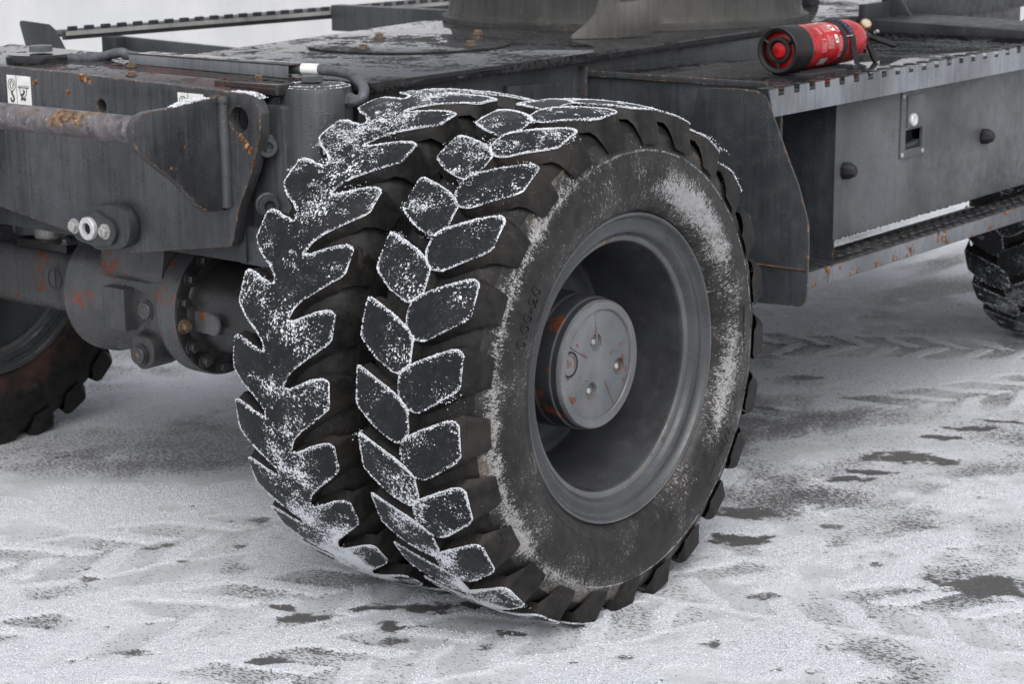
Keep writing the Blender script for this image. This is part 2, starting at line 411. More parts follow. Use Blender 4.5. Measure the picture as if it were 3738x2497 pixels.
def text_me(body, size, extrude=.001):
    cu = bpy.data.curves.new('txt', 'FONT'); cu.body = body; cu.size = size; cu.extrude = extrude; cu.align_x = 'CENTER'; cu.align_y = 'CENTER'; cu.resolution_u = 3
    o = bpy.data.objects.new('txt', cu); COL.objects.link(o)
    dg = bpy.context.evaluated_depsgraph_get(); dg.update()
    me = bpy.data.meshes.new_from_object(o.evaluated_get(dg)); bpy.data.objects.remove(o); bpy.data.curves.remove(cu)
    me.materials.clear()
    return me

MAT['step'] = paint('step_paint', (.12, .13, .145), .45, .78, .3, .3, edge=True, bias=.02, dirt=.8)
MAT['farband'] = paint('far_grip_paint', (.30, .30, .29), .55, .1, .2, .6, dirt=.9)
simple('rust_line', (.075, .040, .022), .7, 0, .7, 60)
simple('bolt_dark', (.040, .040, .042), .38, .2)

MAT['rim_edge'] = paint('rim_edge_paint', (.10, .103, .106), .42, .62, .0, .1, dirt=1.0)
MAT['bracket'] = paint('bracket_paint', (.085, .082, .077), .55, .15, .5, .5, dirt=1.3)
simple('gauge_dial', (.42, .37, .27), .4, 0, .3, 200)
simple('crumb', (.66, .68, .72), .9, 0, .06, 300, .1)
# ------------------------------------------------------------------ ground: snow dusted asphalt
def vnoise(x, y, s, seed=0, octv=3):
    out = np.zeros_like(x); amp = 1.; tot = 0
    for o in range(octv):
        X = x*s*2**o; Y = y*s*2**o; xi = np.floor(X).astype(np.int64); yi = np.floor(Y).astype(np.int64); fx = X-xi; fy = Y-yi
        fx = fx*fx*(3-2*fx); fy = fy*fy*(3-2*fy)
        def h(a, b):
            n = (a*374761393 + b*668265263 + (seed+o*17)*982451653) & 0x7fffffff
            n = ((n ^ (n >> 13))*1274126177) & 0x7fffffff
            return ((n ^ (n >> 16)) & 0xffff)/65535.
        v = (h(xi, yi)*(1-fx)+h(xi+1, yi)*fx)*(1-fy)+(h(xi, yi+1)*(1-fx)+h(xi+1, yi+1)*fx)*fy
        out += v*amp; tot += amp; amp *= .5
    return out/tot
def sst(a, b, x): t = np.clip((x-a)/(b-a), 0, 1); return t*t*(3-2*t)
def axis_coords(a, b, st, far):
    core = np.arange(a, b+st, st); up_, dn = [], []; s = st; p = core[-1]
    while p < far: s *= 1.35; p += s; up_.append(p)
    s = st; p = core[0]
    while p > -far: s *= 1.35; p -= s; dn.append(p)
    return np.array(dn[::-1]+list(core)+up_)
TRACKS = [(-.97, -.36, .43, .90, .132, .19, 1, 1.2), (-.62, -.72, .43, .90, .14, .19, 1, 1.3), (-.24, -.86, .40, .92, .14, .175, 1, 1.2),
          (-.52, 2.36, .85, .53, .14, .14, 1, 1.5), (.45, .30, .975, .22, .14, .165, -1, 1.4), (-.36, 1.35, .45, .89, .15, .17, 1, 1.3)]
SPOTS = [(-.1, 0, 0, 0)]
def ground_fields(X, Y):
    n1 = vnoise(X, Y, 2.2, 3, 4); n2 = vnoise(X, Y, 9, 5, 4); n3 = vnoise(X, Y, 40, 9, 3)
    loose = sst(.42, .60, n1*.6+n2*.4)
    wx = X+(n2-.5)*.05; wy = Y+(vnoise(X, Y, 9, 31, 3)-.5)*.05
    for ox, oy, dx, dy, hw, pitch, sg, ln in TRACKS:
        l = math.hypot(dx, dy); dx /= l; dy /= l
        s = (wx-ox)*dx+(wy-oy)*dy; t = (wx-ox)*dy-(wy-oy)*dx
        ph = s/pitch+sg*np.abs(t)*5.2+np.where(t > 0, .5, 0)
        fr = np.abs((ph % 1.)-.5)*2
        lug = sst(.30, .42, fr)*sst(hw+.012, hw-.012, np.abs(t))
        inside = sst(hw+.03, hw, np.abs(t))*sst(ln, ln-.3, np.abs(s))
        berm = sst(.05, .0, np.abs(np.abs(t)-hw-.035))*sst(ln, ln-.3, np.abs(s))*.6
        tl = 1-lug
        w = inside*sst(.30, .46, vnoise(X, Y, 3.1, 77, 2)+.12)
        loose = loose*(1-w)+tl*w
        loose = np.maximum(loose, berm*sst(.4, .6, n2))
    bare = sst(.40, .72, vnoise(X, Y, 3.6, 41, 4))*.20+.20
    # shade under and behind machine painted as greyer, barer ground; plus thin-snow streaks
    back_shade = sst(.1, 1.2, Y-.35*X)*sst(3.6, 2.0, Y)*.03
    bare = bare+back_shade+.16*sst(.45, .7, vnoise(X*.45+Y*.9, X*1.8-Y*.9, 3.0, 19, 4))*sst(-.2, .5, Y-.2*X)
    loose *= (1-.35*sst(.6, 1.6, Y-.3*X)*sst(2.3, 1.9, Y))
    # deep fresh patch left of the wheel
    d = ((X+1.02)*.75+(Y-.05)*.66); e = (-(X+1.02)*.66+(Y-.05)*.75)
    fresh = sst(.22, .08, np.abs(e))*sst(.6, .45, np.abs(d))
    # swept dark strip just beyond it
    strip = sst(.30, .12, np.abs(((X+1.15)*-.66+(Y-.55)*.75)))
    bare = bare+strip*.17*sst(-.6, -.75, X-.3*Y); loose = loose*(1-strip*.7)
    loose = np.maximum(loose, fresh*.85*sst(.2, .4, n2)); bare = bare*(1-fresh*.8)
    # bare dark patches melted through
    for cx, cy, a, b, th in PATCHES:
        ca, sa = math.cos(th), math.sin(th); u = ((X-cx)*ca+(Y-cy)*sa)/a; v = (-(X-cx)*sa+(Y-cy)*ca)/b
        q = np.sqrt(u*u+v*v)+(n3-.5)*1.5+(n2-.5)*1.0
        m = sst(1.3, .35, q); bare = np.maximum(bare, m*(.80 if max(a, b) > .035 else .54)); loose = loose*(1-m*.85)
    return loose, bare
PATCHES = []
_SP = [(2075, 1053, .10, .045), (1995, 1085, .055, .02), (1950, 1100, .05, .02), (1905, 1105, .025, .014), (1720, 1178, .085, .04), (1690, 1240, .08, .035), (2160, 1005, .07, .02),
       (2225, 985, .09, .022), (2300, 968, .06, .018), (1845, 868, .05, .03), (1740, 937, .05, .03), (600, 1196, .03, .025), (550, 1255, .02, .012), (880, 1395, .06, .02), (1790, 990, .03, .02),
       (390, 1253, .028, .016), (700, 1420, .05, .02), (620, 1520, .035, .022), (905, 1470, .03, .018), (735, 1497, .03, .02), (1115, 1490, .03, .02), (1180, 1455, .035, .02), (300, 1500, .03, .02),
       (345, 1260, .018, .01), (415, 1290, .015, .01), (1640, 1480, .03, .02), (1780, 1540, .02, .012), (1000, 1395, .08, .03), (900, 1440, .05, .03), (1210, 1378, .04, .02), (1830, 1180, .03, .018), (2250, 1350, .10, .07),
       (1755, 1370, .03, .02), (2020, 1300, .02, .015), (2180, 1260, .02, .012), (640, 1395, .04, .02), (200, 1330, .02, .012), (1430, 1510, .02, .015), (2130, 1210, .02, .012), (1900, 1210, .02, .015)]
_cw = cam.matrix_world
def ground_pt(px, py, z=0.):
    sx = (px*3738/2347-1869)/7372.4; sy = -(py*3738/2347-1248.5)/7372.4
    d = _f + rt*sx + up*sy; C0 = _cw.translation; t = (z-C0.z)/d.z; return C0+d*t
for a, b, u, v in _SP:
    q = ground_pt(a, b); PATCHES.append((q.x, q.y, u*1.15, v*1.15, random.uniform(.4, .9)))
for i in range(110):
    q = ground_pt(random.uniform(0, 2347), random.uniform(800, 1568)); r = random.uniform(.004, .010); PATCHES.append((q.x, q.y, r*1.3, r, random.uniform(.2, 1)))
xs = axis_coords(-2.0, 1.1, .0075, 260); ys = axis_coords(-1.15, 2.95, .0075, 260)
GX, GY = np.meshgrid(xs, ys)
loose, bare = ground_fields(GX.ravel(), GY.ravel())
LOOSE = loose.reshape(GX.shape); 
near = sst(6, 3, np.hypot(GX.ravel(), GY.ravel()-.8))
hgt = (loose*.0045*(.75+.5*vnoise(GX.ravel(), GY.ravel(), 60, 12, 2)) + vnoise(GX.ravel(), GY.ravel(), 5, 4, 3)*.003 + loose*(RNG.random(GX.size)-.5)*.0036)*near
hgt = hgt*sst(0, .3, near)
V = np.stack([GX.ravel(), GY.ravel(), hgt], 1)
nx, ny = len(xs), len(ys)
I = (np.arange(ny-1)[:, None]*nx+np.arange(nx-1)[None, :]).ravel()
Q = np.stack([I, I+1, I+nx+1, I+nx], 1)
gm = bpy.data.meshes.new('snowy_ground')
gm.vertices.add(len(V)); gm.vertices.foreach_set('co', V.astype(np.float32).ravel())
gm.loops.add(Q.size); gm.loops.foreach_set('vertex_index', Q.astype(np.int32).ravel())
gm.polygons.add(len(Q)); gm.polygons.foreach_set('loop_start', np.arange(0, Q.size, 4, dtype=np.int32)); gm.polygons.foreach_set('loop_total', np.full(len(Q), 4, dtype=np.int32))
gm.update(calc_edges=True); gm.polygons.foreach_set('use_smooth', np.ones(len(Q), dtype=bool))
for nm, arr in (('loose', loose), ('bare', bare)):
    at = gm.attributes.new(nm, 'FLOAT', 'POINT'); at.data.foreach_set('value', arr.astype(np.float32))
def ground_mat():
    t = NT('snow_on_asphalt'); p = t.pos(); lo = t.attr('loose'); ba = t.attr('bare')
    iso = t.noise(150, 4, .72); big = t.noise(6, 3, .6)
    asp = t.mix(t.mr(iso, .35, .65), (.026, .026, .025), (.070, .068, .063))
    asp = t.mix(t.mr(big, .55, .7, 0., .4), asp, (.085, .062, .042))
    st = t.noise(1., 5, .7, t.mapping(p, (75, 190, 60), (0, 0, R_(-38))))
    k = t.ma('ADD', t.ma('MULTIPLY', st, .62), t.ma('MULTIPLY', iso, .38)); k = t.ma('ADD', t.ma('MULTIPLY', t.ma('SUBTRACT', k, .5), 1.75), .5)
    thr = t.ma('ADD', t.ma('MULTIPLY', ba, .58), t.ma('MULTIPLY', lo, -.22))
    m = t.mr(t.ma('ADD', k, thr), .66, .78)
    packed = t.mix(t.mr(big, .35, .65), (.42, .433, .46), (.56, .58, .615))
    packed = t.mix(t.mr(k, .35, .6, 0., .7), packed, (.60, .61, .635))
    vd = t.voro(230)
    sn = t.mix(t.mr(vd, .2, .75), (.82, .84, .88), (.52, .54, .58))
    sn = t.mix(t.mr(lo, .25, .7), packed, sn)
    c = t.mix(t.ma('MULTIPLY', m, .92), sn, asp)
    g = t.ma('MULTIPLY', t.mr(vd, 0, .6, 1., 0.), lo)
    h = t.ma('ADD', g, t.ma('MULTIPLY', t.noise(330, 1), .4))
    return t.fin(c, t.mr(m, 0, 1, .8, .5), 0., t.bump(h, .7, .005))
MAT['ground'] = ground_mat()
ground = mobj('ground', gm, 'ground'); tag(ground, 'trampled thin snow over grey asphalt with tyre tracks and dark melted spots', kind='structure')

# granules: octahedra with jitter, all in one mesh
OCT = np.array([(1, 0, 0), (-1, 0, 0), (0, 1, 0), (0, -1, 0), (0, 0, 1), (0, 0, -1)], float)
OF = np.array([(0, 2, 4), (2, 1, 4), (1, 3, 4), (3, 0, 4), (2, 0, 5), (1, 2, 5), (3, 1, 5), (0, 3, 5)])
def granules(name, P, rad, mat):
    n = len(P); v = OCT[None]*rad[:, None, None]*(.7+.6*RNG.random((n, 6, 1)))
    a = RNG.random((n, 3))*6.28; c, s = np.cos(a), np.sin(a)
    Rx = np.zeros((n, 3, 3)); Rx[:, 0, 0] = 1; Rx[:, 1, 1] = c[:, 0]; Rx[:, 1, 2] = -s[:, 0]; Rx[:, 2, 1] = s[:, 0]; Rx[:, 2, 2] = c[:, 0]
    Rz = np.zeros((n, 3, 3)); Rz[:, 2, 2] = 1; Rz[:, 0, 0] = c[:, 1]; Rz[:, 0, 1] = -s[:, 1]; Rz[:, 1, 0] = s[:, 1]; Rz[:, 1, 1] = c[:, 1]
    v = np.einsum('nij,nkj->nki', Rx@Rz, v)+np.asarray(P)[:, None, :]
    F = (OF[None]+(np.arange(n)*6)[:, None, None]).reshape(-1, 3)
    me = bpy.data.meshes.new(name); me.vertices.add(n*6); me.vertices.foreach_set('co', v.astype(np.float32).ravel())
    me.loops.add(F.size); me.loops.foreach_set('vertex_index', F.astype(np.int32).ravel()); me.polygons.add(len(F))
    me.polygons.foreach_set('loop_start', np.arange(0, F.size, 3, dtype=np.int32)); me.polygons.foreach_set('loop_total', np.full(len(F), 3, dtype=np.int32))
    me.update(calc_edges=True); me.polygons.foreach_set('use_smooth', np.ones(len(F), dtype=bool))
    return mobj(name, me, mat)
N = 270000
gx = RNG.uniform(-1.7, 1.05, N); gy = RNG.uniform(-1.1, 1.6, N)
ix = np.clip(np.searchsorted(xs, gx), 0, nx-1); iy = np.clip(np.searchsorted(ys, gy), 0, ny-1)
lv = LOOSE[iy, ix]; keep = (RNG.random(N) < sst(.35, .9, lv)*.9+.004) & ((gy-.35*gx) < 1.1)
gx, gy = gx[keep], gy[keep]; hz = hgt.reshape(GX.shape)[iy, ix][keep]
rad = RNG.gamma(3., .00030, keep.sum())+.0005
crumbs = granules('snow_crumbs', np.stack([gx, gy, hz+rad*.2], 1), np.minimum(rad, .0036), 'crumb')
tag(crumbs, 'loose white snow crumbs strewn over the trampled ground', 'snow', kind='stuff')

# ------------------------------------------------------------------ pale wall behind
def wall_mat():
    t = NT('pale_wall'); n = t.noise(1.2, 5, .6, t.mapping(t.pos(), (1, 1, .5))); k = t.noise(9, 5, .65)
    c = t.mix(t.mr(n, .3, .7), (.52, .525, .53), (.62, .62, .625)); c = t.mix(t.mr(k, .62, .75, 0., .25), c, (.45, .45, .45))
    return t.fin(c, .9, 0., t.bump(k, .2, .01))
MAT['wall'] = wall_mat()
wd = Vector((math.cos(R_(14)), math.sin(R_(14)), 0)); wn = Vector((-wd.y, wd.x, 0))
wc = Vector((-6.0, 8.6, 0)); wv = []
for hh, th_ in ((-.05, 0), (2.6, 0), (2.6, .25), (-.05, .25)):
    for s in (-11, 15): wv.append(wc+wd*s+wn*th_+Vector((0, 0, hh)))
wf = [(0, 1, 3, 2), (2, 3, 5, 4), (4, 5, 7, 6), (6, 7, 1, 0), (0, 2, 4, 6), (1, 7, 5, 3)]
wall = mobj('wall', pmesh('wall', wv, wf), 'wall'); tag(wall, 'pale blurred white wall standing behind the machine', 'wall')

# ------------------------------------------------------------------ the machine (one thing)
CX = -1.16
EXC = empty('wheeled_excavator', (CX, 1.4, 0))
tag(EXC, 'dark grey wheeled excavator undercarriage with snowy dual front tyres', 'excavator')

# ---- tyres
NL = 25; STEP = 2*math.pi/NL; RT = .525; ZC = .505
P_RIGHT = [(.004, 9.5), (.061, 12.5), (.104, 14.5), (.117, 14.7), (.1255, 13.6), (.1265, 11.6), (.1265, 9.6), (.124, 8.0), (.112, 6.6), (.091, 5.2), (.059, 2.9), (.034, 1.5), (.010, 1.9), (-.006, 3.9), (-.009, 6.2), (-.006, 8.2)]
P_RIGHT = [(x-.004, s) for x, s in P_RIGHT]
P_LEFT = [(-.119, 7.9), (-.107, 7.6), (-.071, 6.0), (-.042, 4.5), (-.013, 2.8), (.002, 1.2), (.006, -.4), (.004, -2.9), (-.010, -4.9), (-.024, -5.7), (-.042, -5.1), (-.072, -3.4), (-.098, -1.2), (-.116, .3), (-.120, 1.5), (-.121, 4.2)]
P_LEFT = [(x-(.006 if x < -.09 else (.003 if x < -.06 else -.003)), s) for x, s in P_LEFT]
P_CHEV = [(-.045, 36.2, 1), (-.076, 36.5), (-.096, 37.5), (-.126, 38.3), (-.134, 37.6), (-.136, 35.2), (-.134, 31.9), (-.100, 28.6), (-.065, 26.3), (-.042, 24.2), (-.036, 22.4), (-.045, 21.8, 1),
          (.014, 14.9, 1), (.015, 15.9), (.027, 18.2), (.047, 20.1), (.087, 23.1), (.126, 26.1), (.134, 27.5), (.136, 29.7), (.133, 31.9), (.122, 32.4), (.095, 31.7), (.05, 29.6), (.030, 28.7), (.014, 29.3, 1)]
def crown(x): return RT - .010*(abs(x)/.128)**2.4
def resample(poly, cut=.13):
    """smooth closed outline in (x metres, arc metres); returns pts and seam flag"""
    P = [(p[0], R_(p[1])*RT, len(p) > 2) for p in poly]
    for it in range(2):
        c1 = cut if it == 0 else .25; c2 = 1-c1
        o = []
        for i in range(len(P)):
            a, b = P[i], P[(i+1) % len(P)]
            if a[2] and b[2]: o += [a, b] if not (o and o[-1] == a) else [b]; continue
            if a[2]: o.append(a); o.append((a[0]*c1+b[0]*c2, a[1]*c1+b[1]*c2, False)); continue
            if b[2]: o.append((a[0]*c2+b[0]*c1, a[1]*c2+b[1]*c1, False)); continue
            o += [(a[0]*c2+b[0]*c1, a[1]*c2+b[1]*c1, False), (a[0]*c1+b[0]*c2, a[1]*c1+b[1]*c2, False)]
        P = [p for i, p in enumerate(o) if p != o[i-1]]
    return P
def grow(P, d):
    lim = max(abs(p[0]) for p in P)+.0005; limr = max(p[0] for p in P)+.0005
    n = len(P); out = []
    for i in range(n):
        a, b = P[i-1], P[(i+1) % n]; tx, ty = b[0]-a[0], b[1]-a[1]; l = math.hypot(tx, ty) or 1
        k = 0 if P[i][2] else d
        out.append((max(-lim, min(limr, P[i][0]+ty/l*k)), P[i][1]-tx/l*k, P[i][2]))
    return out
def lug_mesh(name, poly, depth=.025, jit=0, cut=.14):
    P = resample(poly, cut); n = len(P); A = sum(P[i][0]*P[(i+1) % n][1]-P[(i+1) % n][0]*P[i][1] for i in range(n))
    if A < 0: P = P[::-1]
    P = grow(P, .0044); WMAX = max(abs(p[0]) for p in P); WR = max(p[0] for p in P)
    nrm = []
    for i in range(n):
        a, b = P[i-1], P[(i+1) % n]; tx, ty = b[0]-a[0], b[1]-a[1]; l = math.hypot(tx, ty) or 1; nrm.append((ty/l, -tx/l))
    rg = random.Random(jit)
    def w3(x, s, r): a = s/RT; return (x, -r*math.cos(a), r*math.sin(a))
    inset = .0022; verts = []; faces = []; mi = []
    inner = [(P[i][0]-nrm[i][0]*inset*(not P[i][2]), P[i][1]-nrm[i][1]*inset*(not P[i][2])) for i in range(n)]
    # interior grid points for curvature and wear
    xsn = [p[0] for p in inner]; ysn = [p[1] for p in inner]; pts = [Vector(p) for p in inner]; edges = [(i, (i+1) % n) for i in range(n)]
    def inside(x, y):
        c = False
        for i in range(n):
            x1, y1 = inner[i]; x2, y2 = inner[i-1]
            if (y1 > y) != (y2 > y) and x < (x2-x1)*(y-y1)/(y2-y1)+x1: c = not c
        return c
    for i in range(n):
        if P[i][2]: continue
        q = (inner[i][0]-nrm[i][0]*.0042, inner[i][1]-nrm[i][1]*.0042)
        if inside(*q) and min((q[0]-a)**2+(q[1]-b)**2 for a, b in inner) > .0032**2 and all((q[0]-p.x)**2+(q[1]-p.y)**2 > .002**2 for p in pts[n:]): pts.append(Vector(q))
    nring = len(pts)
    gx_ = min(xsn)+.006
    while gx_ < max(xsn):
        gy_ = min(ysn)+.006
        while gy_ < max(ysn):
            if inside(gx_, gy_) and min((gx_-a)**2+(gy_-b)**2 for a, b in inner) > .009**2: pts.append(Vector((gx_, gy_)))
            gy_ += .014
        gx_ += .014
    vo, eo, fo, *_ = delaunay_2d_cdt(pts, edges, [list(range(n))], 1, 1e-6)
    idx = {}
    for i, v in enumerate(vo):
        w = rg.uniform(-.0006, .0006) if i >= n else 0
        verts.append(w3(v.x, v.y, crown(v.x)+w))
    for f in fo: faces.append(tuple(f)); mi.append(0)
    base = len(verts)
    # match ring to CDT verts (first n keep order)
    for i in range(n):
        p = P[i]; verts.append(w3(p[0], p[1], crown(p[0])-.0022*(not p[2])))
    b2 = len(verts)
    for i in range(n):
        p = P[i]; x, s = p[0], p[1]; d = 0 if p[2] else .009
        side = max(0, (abs(x)-((WMAX if x < 0 else WR)-.014))/.013); side = min(1, side)*(abs(nrm[i][0]) > .5 or side > .5)*(abs(x) > .10)
        r = RT-depth-.004; X = x+nrm[i][0]*d; S = s+nrm[i][1]*d
        if side > 0:
            X = math.copysign((.1405 if WMAX < .13 else (.1340 if x > 0 else .1400))*side+abs(X)*(1-side), x); r = r*(1-side)+.448*side; S = s+nrm[i][1]*d*.4
        verts.append(w3(X, S, r))
    for i in range(n):
        j = (i+1) % n
        faces.append((i, base+i, base+j, j)); mi.append(0)
        faces.append((base+i, b2+i, b2+j, base+j)); mi.append(1)
    me = pmesh(name, verts, faces); me.polygons.foreach_set('material_index', mi)
    bm = bmesh.new(); bm.from_mesh(me); bmesh.ops.recalc_face_normals(bm, faces=bm.faces); bm.to_mesh(me); bm.free()
    me.materials.append(MAT['tread_outer']); me.materials.append(MAT['flank']); me.polygons.foreach_set('material_index', mi)
    ev = np.zeros(len(verts), np.float32); ev[:n] = .60; ev[base:base+n] = 1.; ev[b2:] = 0
    for i in range(n):
        if P[i][2]: ev[i] = 0; ev[base+i] = 0
    at = me.attributes.new('edge', 'FLOAT', 'POINT'); at.data.foreach_set('value', ev)
    smooth_mesh(me, 24)
    return me, [(p[0], p[1], p[2]) for p in P]
# carcass profile x (0..) , r ; mirrored
HALF = [(.0, .502), (.055, .501), (.09, .496), (.108, .487), (.122, .471), (.131, .455), (.1355, .4445), (.1375, .4395), (.1390, .4375), (.1393, .4360), (.1388, .4345), (.1405, .428), (.1450, .412), (.1480, .395), (.1480, .380), (.1455, .364), (.1415, .350), (.1395, .3445), (.1400, .3425), (.1385, .3405), (.1350, .331), (.130, .3235), (.124, .3185), (.118, .3155), (.100, .304), (.09, .29)]
TYPROF = [(-x, r) for x, r in reversed(HALF[1:])]+HALF
CARC = lathe_me('tyre', TYPROF, 'x', (0, 0, 0), 128, False, 0, 30)
CARC.materials.append(MAT['carcass']); CARC.materials.append(MAT['sidewall'])
RIMP0 = [(.088, .288), (.100, .304), (.108, .3125), (.1155, .3135), (.1195, .3110), (.1193, .3075), (.1155, .3045), (.1085, .3010), (.1035, .2955), (.1010, .2890), (.0998, .2820), (.0975, .2755), (.0930, .2705), (.0868, .2672), (.0838, .2635), (.0826, .2585), (.0812, .2545), (.0765, .2522), (.070, .2515)]
BARP = [(.0795, .2512), (.05, .249), (-.06, .246), (-.125, .243)]
DISC = [(-.125, .2435), (-.118, .228), (-.100, .219), (-.098, .203), (-.112, .194), (-.118, .18), (-.118, .125)]
RIMP = [(x if r > .2995 else x+.009*min(1, (.2995-r)/.02), r) for x, r in RIMP0]
RIM_ME = lathe_me('rim', RIMP, 'x', (0, 0, 0), 96, False, 0, 50)
LIP_ME = lathe_me('rim_lip', [(.1150, .3140), (.1198, .3122), (.1204, .3105), (.1190, .3082)], 'x', (0, 0, 0), 96, False, 0, 60)
STEP_ME = lathe_me('rim_step', [(.0930, .2640), (.0925, .2605), (.0915, .2570), (.0905, .2545), (.0860, .2527)], 'x', (0, 0, 0), 96, False, 0, 60)
BAR_ME = lathe_me('rim_well', BARP, 'x', (0, 0, 0), 96, False, 0, 50)
DISC_ME = lathe_me('wheel_disc', DISC, 'x', (0, 0, 0), 96, False, 0, 40)
P_CHEV = [((p[0]*(.925 if p[0] > 0 else .975),)+tuple(p[1:])) for p in P_CHEV]
lugR = lug_mesh('lug', P_RIGHT, jit=1, cut=.23); lugL = lug_mesh('lug', P_LEFT, jit=2); lugC = lug_mesh('lug', P_CHEV, depth=.025, jit=3)
SNOWP = []; SNOWR = []
def wheel(x0, y0, kind, tread, side_mat=None, rim=True, snow=0, visible=(-180, 180), mirror=False, phase=0.):
    w = empty('wheel', (x0, y0, ZC), EXC)
    me = CARC.copy() if side_mat else CARC
    if side_mat: me.materials.clear(); me.materials.append(MAT[side_mat[0]]); me.materials.append(MAT[side_mat[1]])
    if side_mat and side_mat[1] != side_mat[0]:
        mi = [1 if (me.vertices[p.vertices[0]].co.x > .118) else 0 for p in me.polygons]; me.polygons.foreach_set('material_index', mi)
    if kind == 'chevron':
        for v in me.vertices: v.co.x *= .925 if v.co.x > 0 else .965
    mobj('tyre', me, [], w, loc=(x0, y0, ZC))
    sets = {'blocks': [lugR, lugL], 'chevron': [lugC]}[kind]
    for me_, outline in sets:
        m2 = me_.copy(); m2.materials[0] = MAT[tread]
        for k in range(NL):
            a = k*STEP+phase
            mid = sum(p[1] for p in outline)/len(outline)/RT+a
            deg = (math.degrees(mid)+180) % 360-180
            if not (visible[0] <= deg <= visible[1]): continue
            # lugs pressed on the ground are pushed up into the flattened tread
            zmin = ZC-RT*(-math.sin(mid)) if math.sin(mid) < 0 else 1
            dz = max(0, .0 - (ZC-RT*abs(math.sin(mid)))-.006) if math.sin(mid) < 0 else 0
            # rotation about x so that the mesh reference (a=0 at -y, +a upwards) turns by a
            o = mobj('lug', m2, [], w, loc=(x0, y0, ZC+dz), rot=(-a, 0, 0))
            if mirror: o.rotation_euler = (-a, 0, math.pi) if False else (-a, 0, 0)
            if snow: snow_edges(outline, a, x0, y0, dz, deg, snow, kind)
    if rim:
        for nm, me_, mt in (('rim', RIM_ME, 'rim'), ('rim_well', BAR_ME, 'rim_dark'), ('wheel_disc', DISC_ME, 'rim_dark'), ('rim_lip', LIP_ME, 'rim_edge'), ('rim_step', STEP_ME, 'rim_edge')):
            mobj(nm, me_, mt, w, loc=(x0, y0, ZC))
    return w
def pt(x, s, a, x0, y0, dz, lift=.001):
    t = s/RT+a; r = crown(x)+lift; return (x0+x, y0-r*math.cos(t), ZC+dz+r*math.sin(t))
def snow_edges(outline, a, x0, y0, dz, deg, amt, kind):
    if deg < -93 or deg > 150: return
    n = len(outline); lf = RNG.uniform(.45, 1.15)
    for i in range(n):
        p, q = outline[i], outline[(i+1) % n]
        if p[2] and q[2]: continue
        L = math.hypot(q[0]-p[0], q[1]-p[1]); tx, ty = (q[0]-p[0])/max(L, 1e-6), (q[1]-p[1])/max(L, 1e-6); nx_, ny_ = ty, -tx
        upw = ny_*math.cos(R_(deg)) if True else 0
        wob = .5+.5*math.sin(p[0]*90+deg*1.7)*math.sin(p[1]*70+deg*.9)
        dens = (500+2000*max(0, ny_)+2200*wob*wob)*amt*lf
        if deg > 60: dens *= 1.4
        if deg < -25: dens *= 1.2
        if abs(p[0]) > .126 and p[0]*x0 >= 0 and p[0] > 0: dens *= .6
        wid = .0016+.0022*wob+.0022*max(0, ny_)
        m = RNG.poisson(dens*L)
        for _ in range(m):
            t = RNG.random(); off = min(.0007, RNG.normal(0, wid*.6)-wid*.15)
            x = p[0]+tx*L*t+nx_*off; s = p[1]+ty*L*t+ny_*off
            SNOWP.append(pt(x, s, a, x0, y0, dz, .0005-max(0, off)*1.2)); SNOWR.append(min(.0027, .0004+RNG.gamma(2.0, .00031)))
    # clumps on the faces
    xs_ = [o[0] for o in outline]; ys_ = [o[1] for o in outline]
    base = {'chevron': 7, 'blocks': 2.4}[kind]
    if deg > 38: base *= 3.6
    if deg < -20: base *= 3 if kind == 'chevron' else 2
    for _ in range(RNG.poisson(base)):
        cx = RNG.uniform(min(xs_), max(xs_)); cy = RNG.uniform(min(ys_), max(ys_))
        if kind == 'chevron' and (deg < -5 or RNG.random() < .5): cx = RNG.normal(-.012, .035); cy = np.interp(cx, [-.14, -.01, .14], [ys_[0], ys_[0]-.08, ys_[0]-.05])+RNG.normal(0, .035)
        inside = False
        for i in range(n):
            x1, y1 = outline[i][0], outline[i][1]; x2, y2 = outline[i-1][0], outline[i-1][1]
            if (y1 > cy) != (y2 > cy) and cx < (x2-x1)*(cy-y1)/(y2-y1)+x1: inside = not inside
        if not inside: continue
        sp = abs(RNG.normal(.006, .004))+.002
        for _ in range(RNG.poisson(14+sp*3600)):
            SNOWP.append(pt(cx+RNG.normal(0, sp*1.2), cy+RNG.normal(0, sp*.7), a, x0, y0, dz, .0004)); SNOWR.append(min(.0024, .0003+RNG.gamma(2., .00030)))

W_OUT = wheel(.007, 0., 'blocks', 'tread_outer', ('carcass', 'sidewall'), True, 1.0)
W_IN = wheel(-.317, 0., 'chevron', 'tread_inner', ('carcass', 'carcass'), True, 1.0)
W_FAR = wheel(-2.0, 0., 'blocks', 'tread_far', ('carcass_red', 'carcass_red'), True, 0)
W_REAR = wheel(-.2, 2.9, 'blocks', 'tread_far', ('carcass', 'carcass'), True, .12)
sn = granules('tyre_snow', np.array(SNOWP), np.array(SNOWR), 'snow')
tag(sn, 'thin ridges of white snow caught along the tyre lug edges', 'snow', kind='stuff')
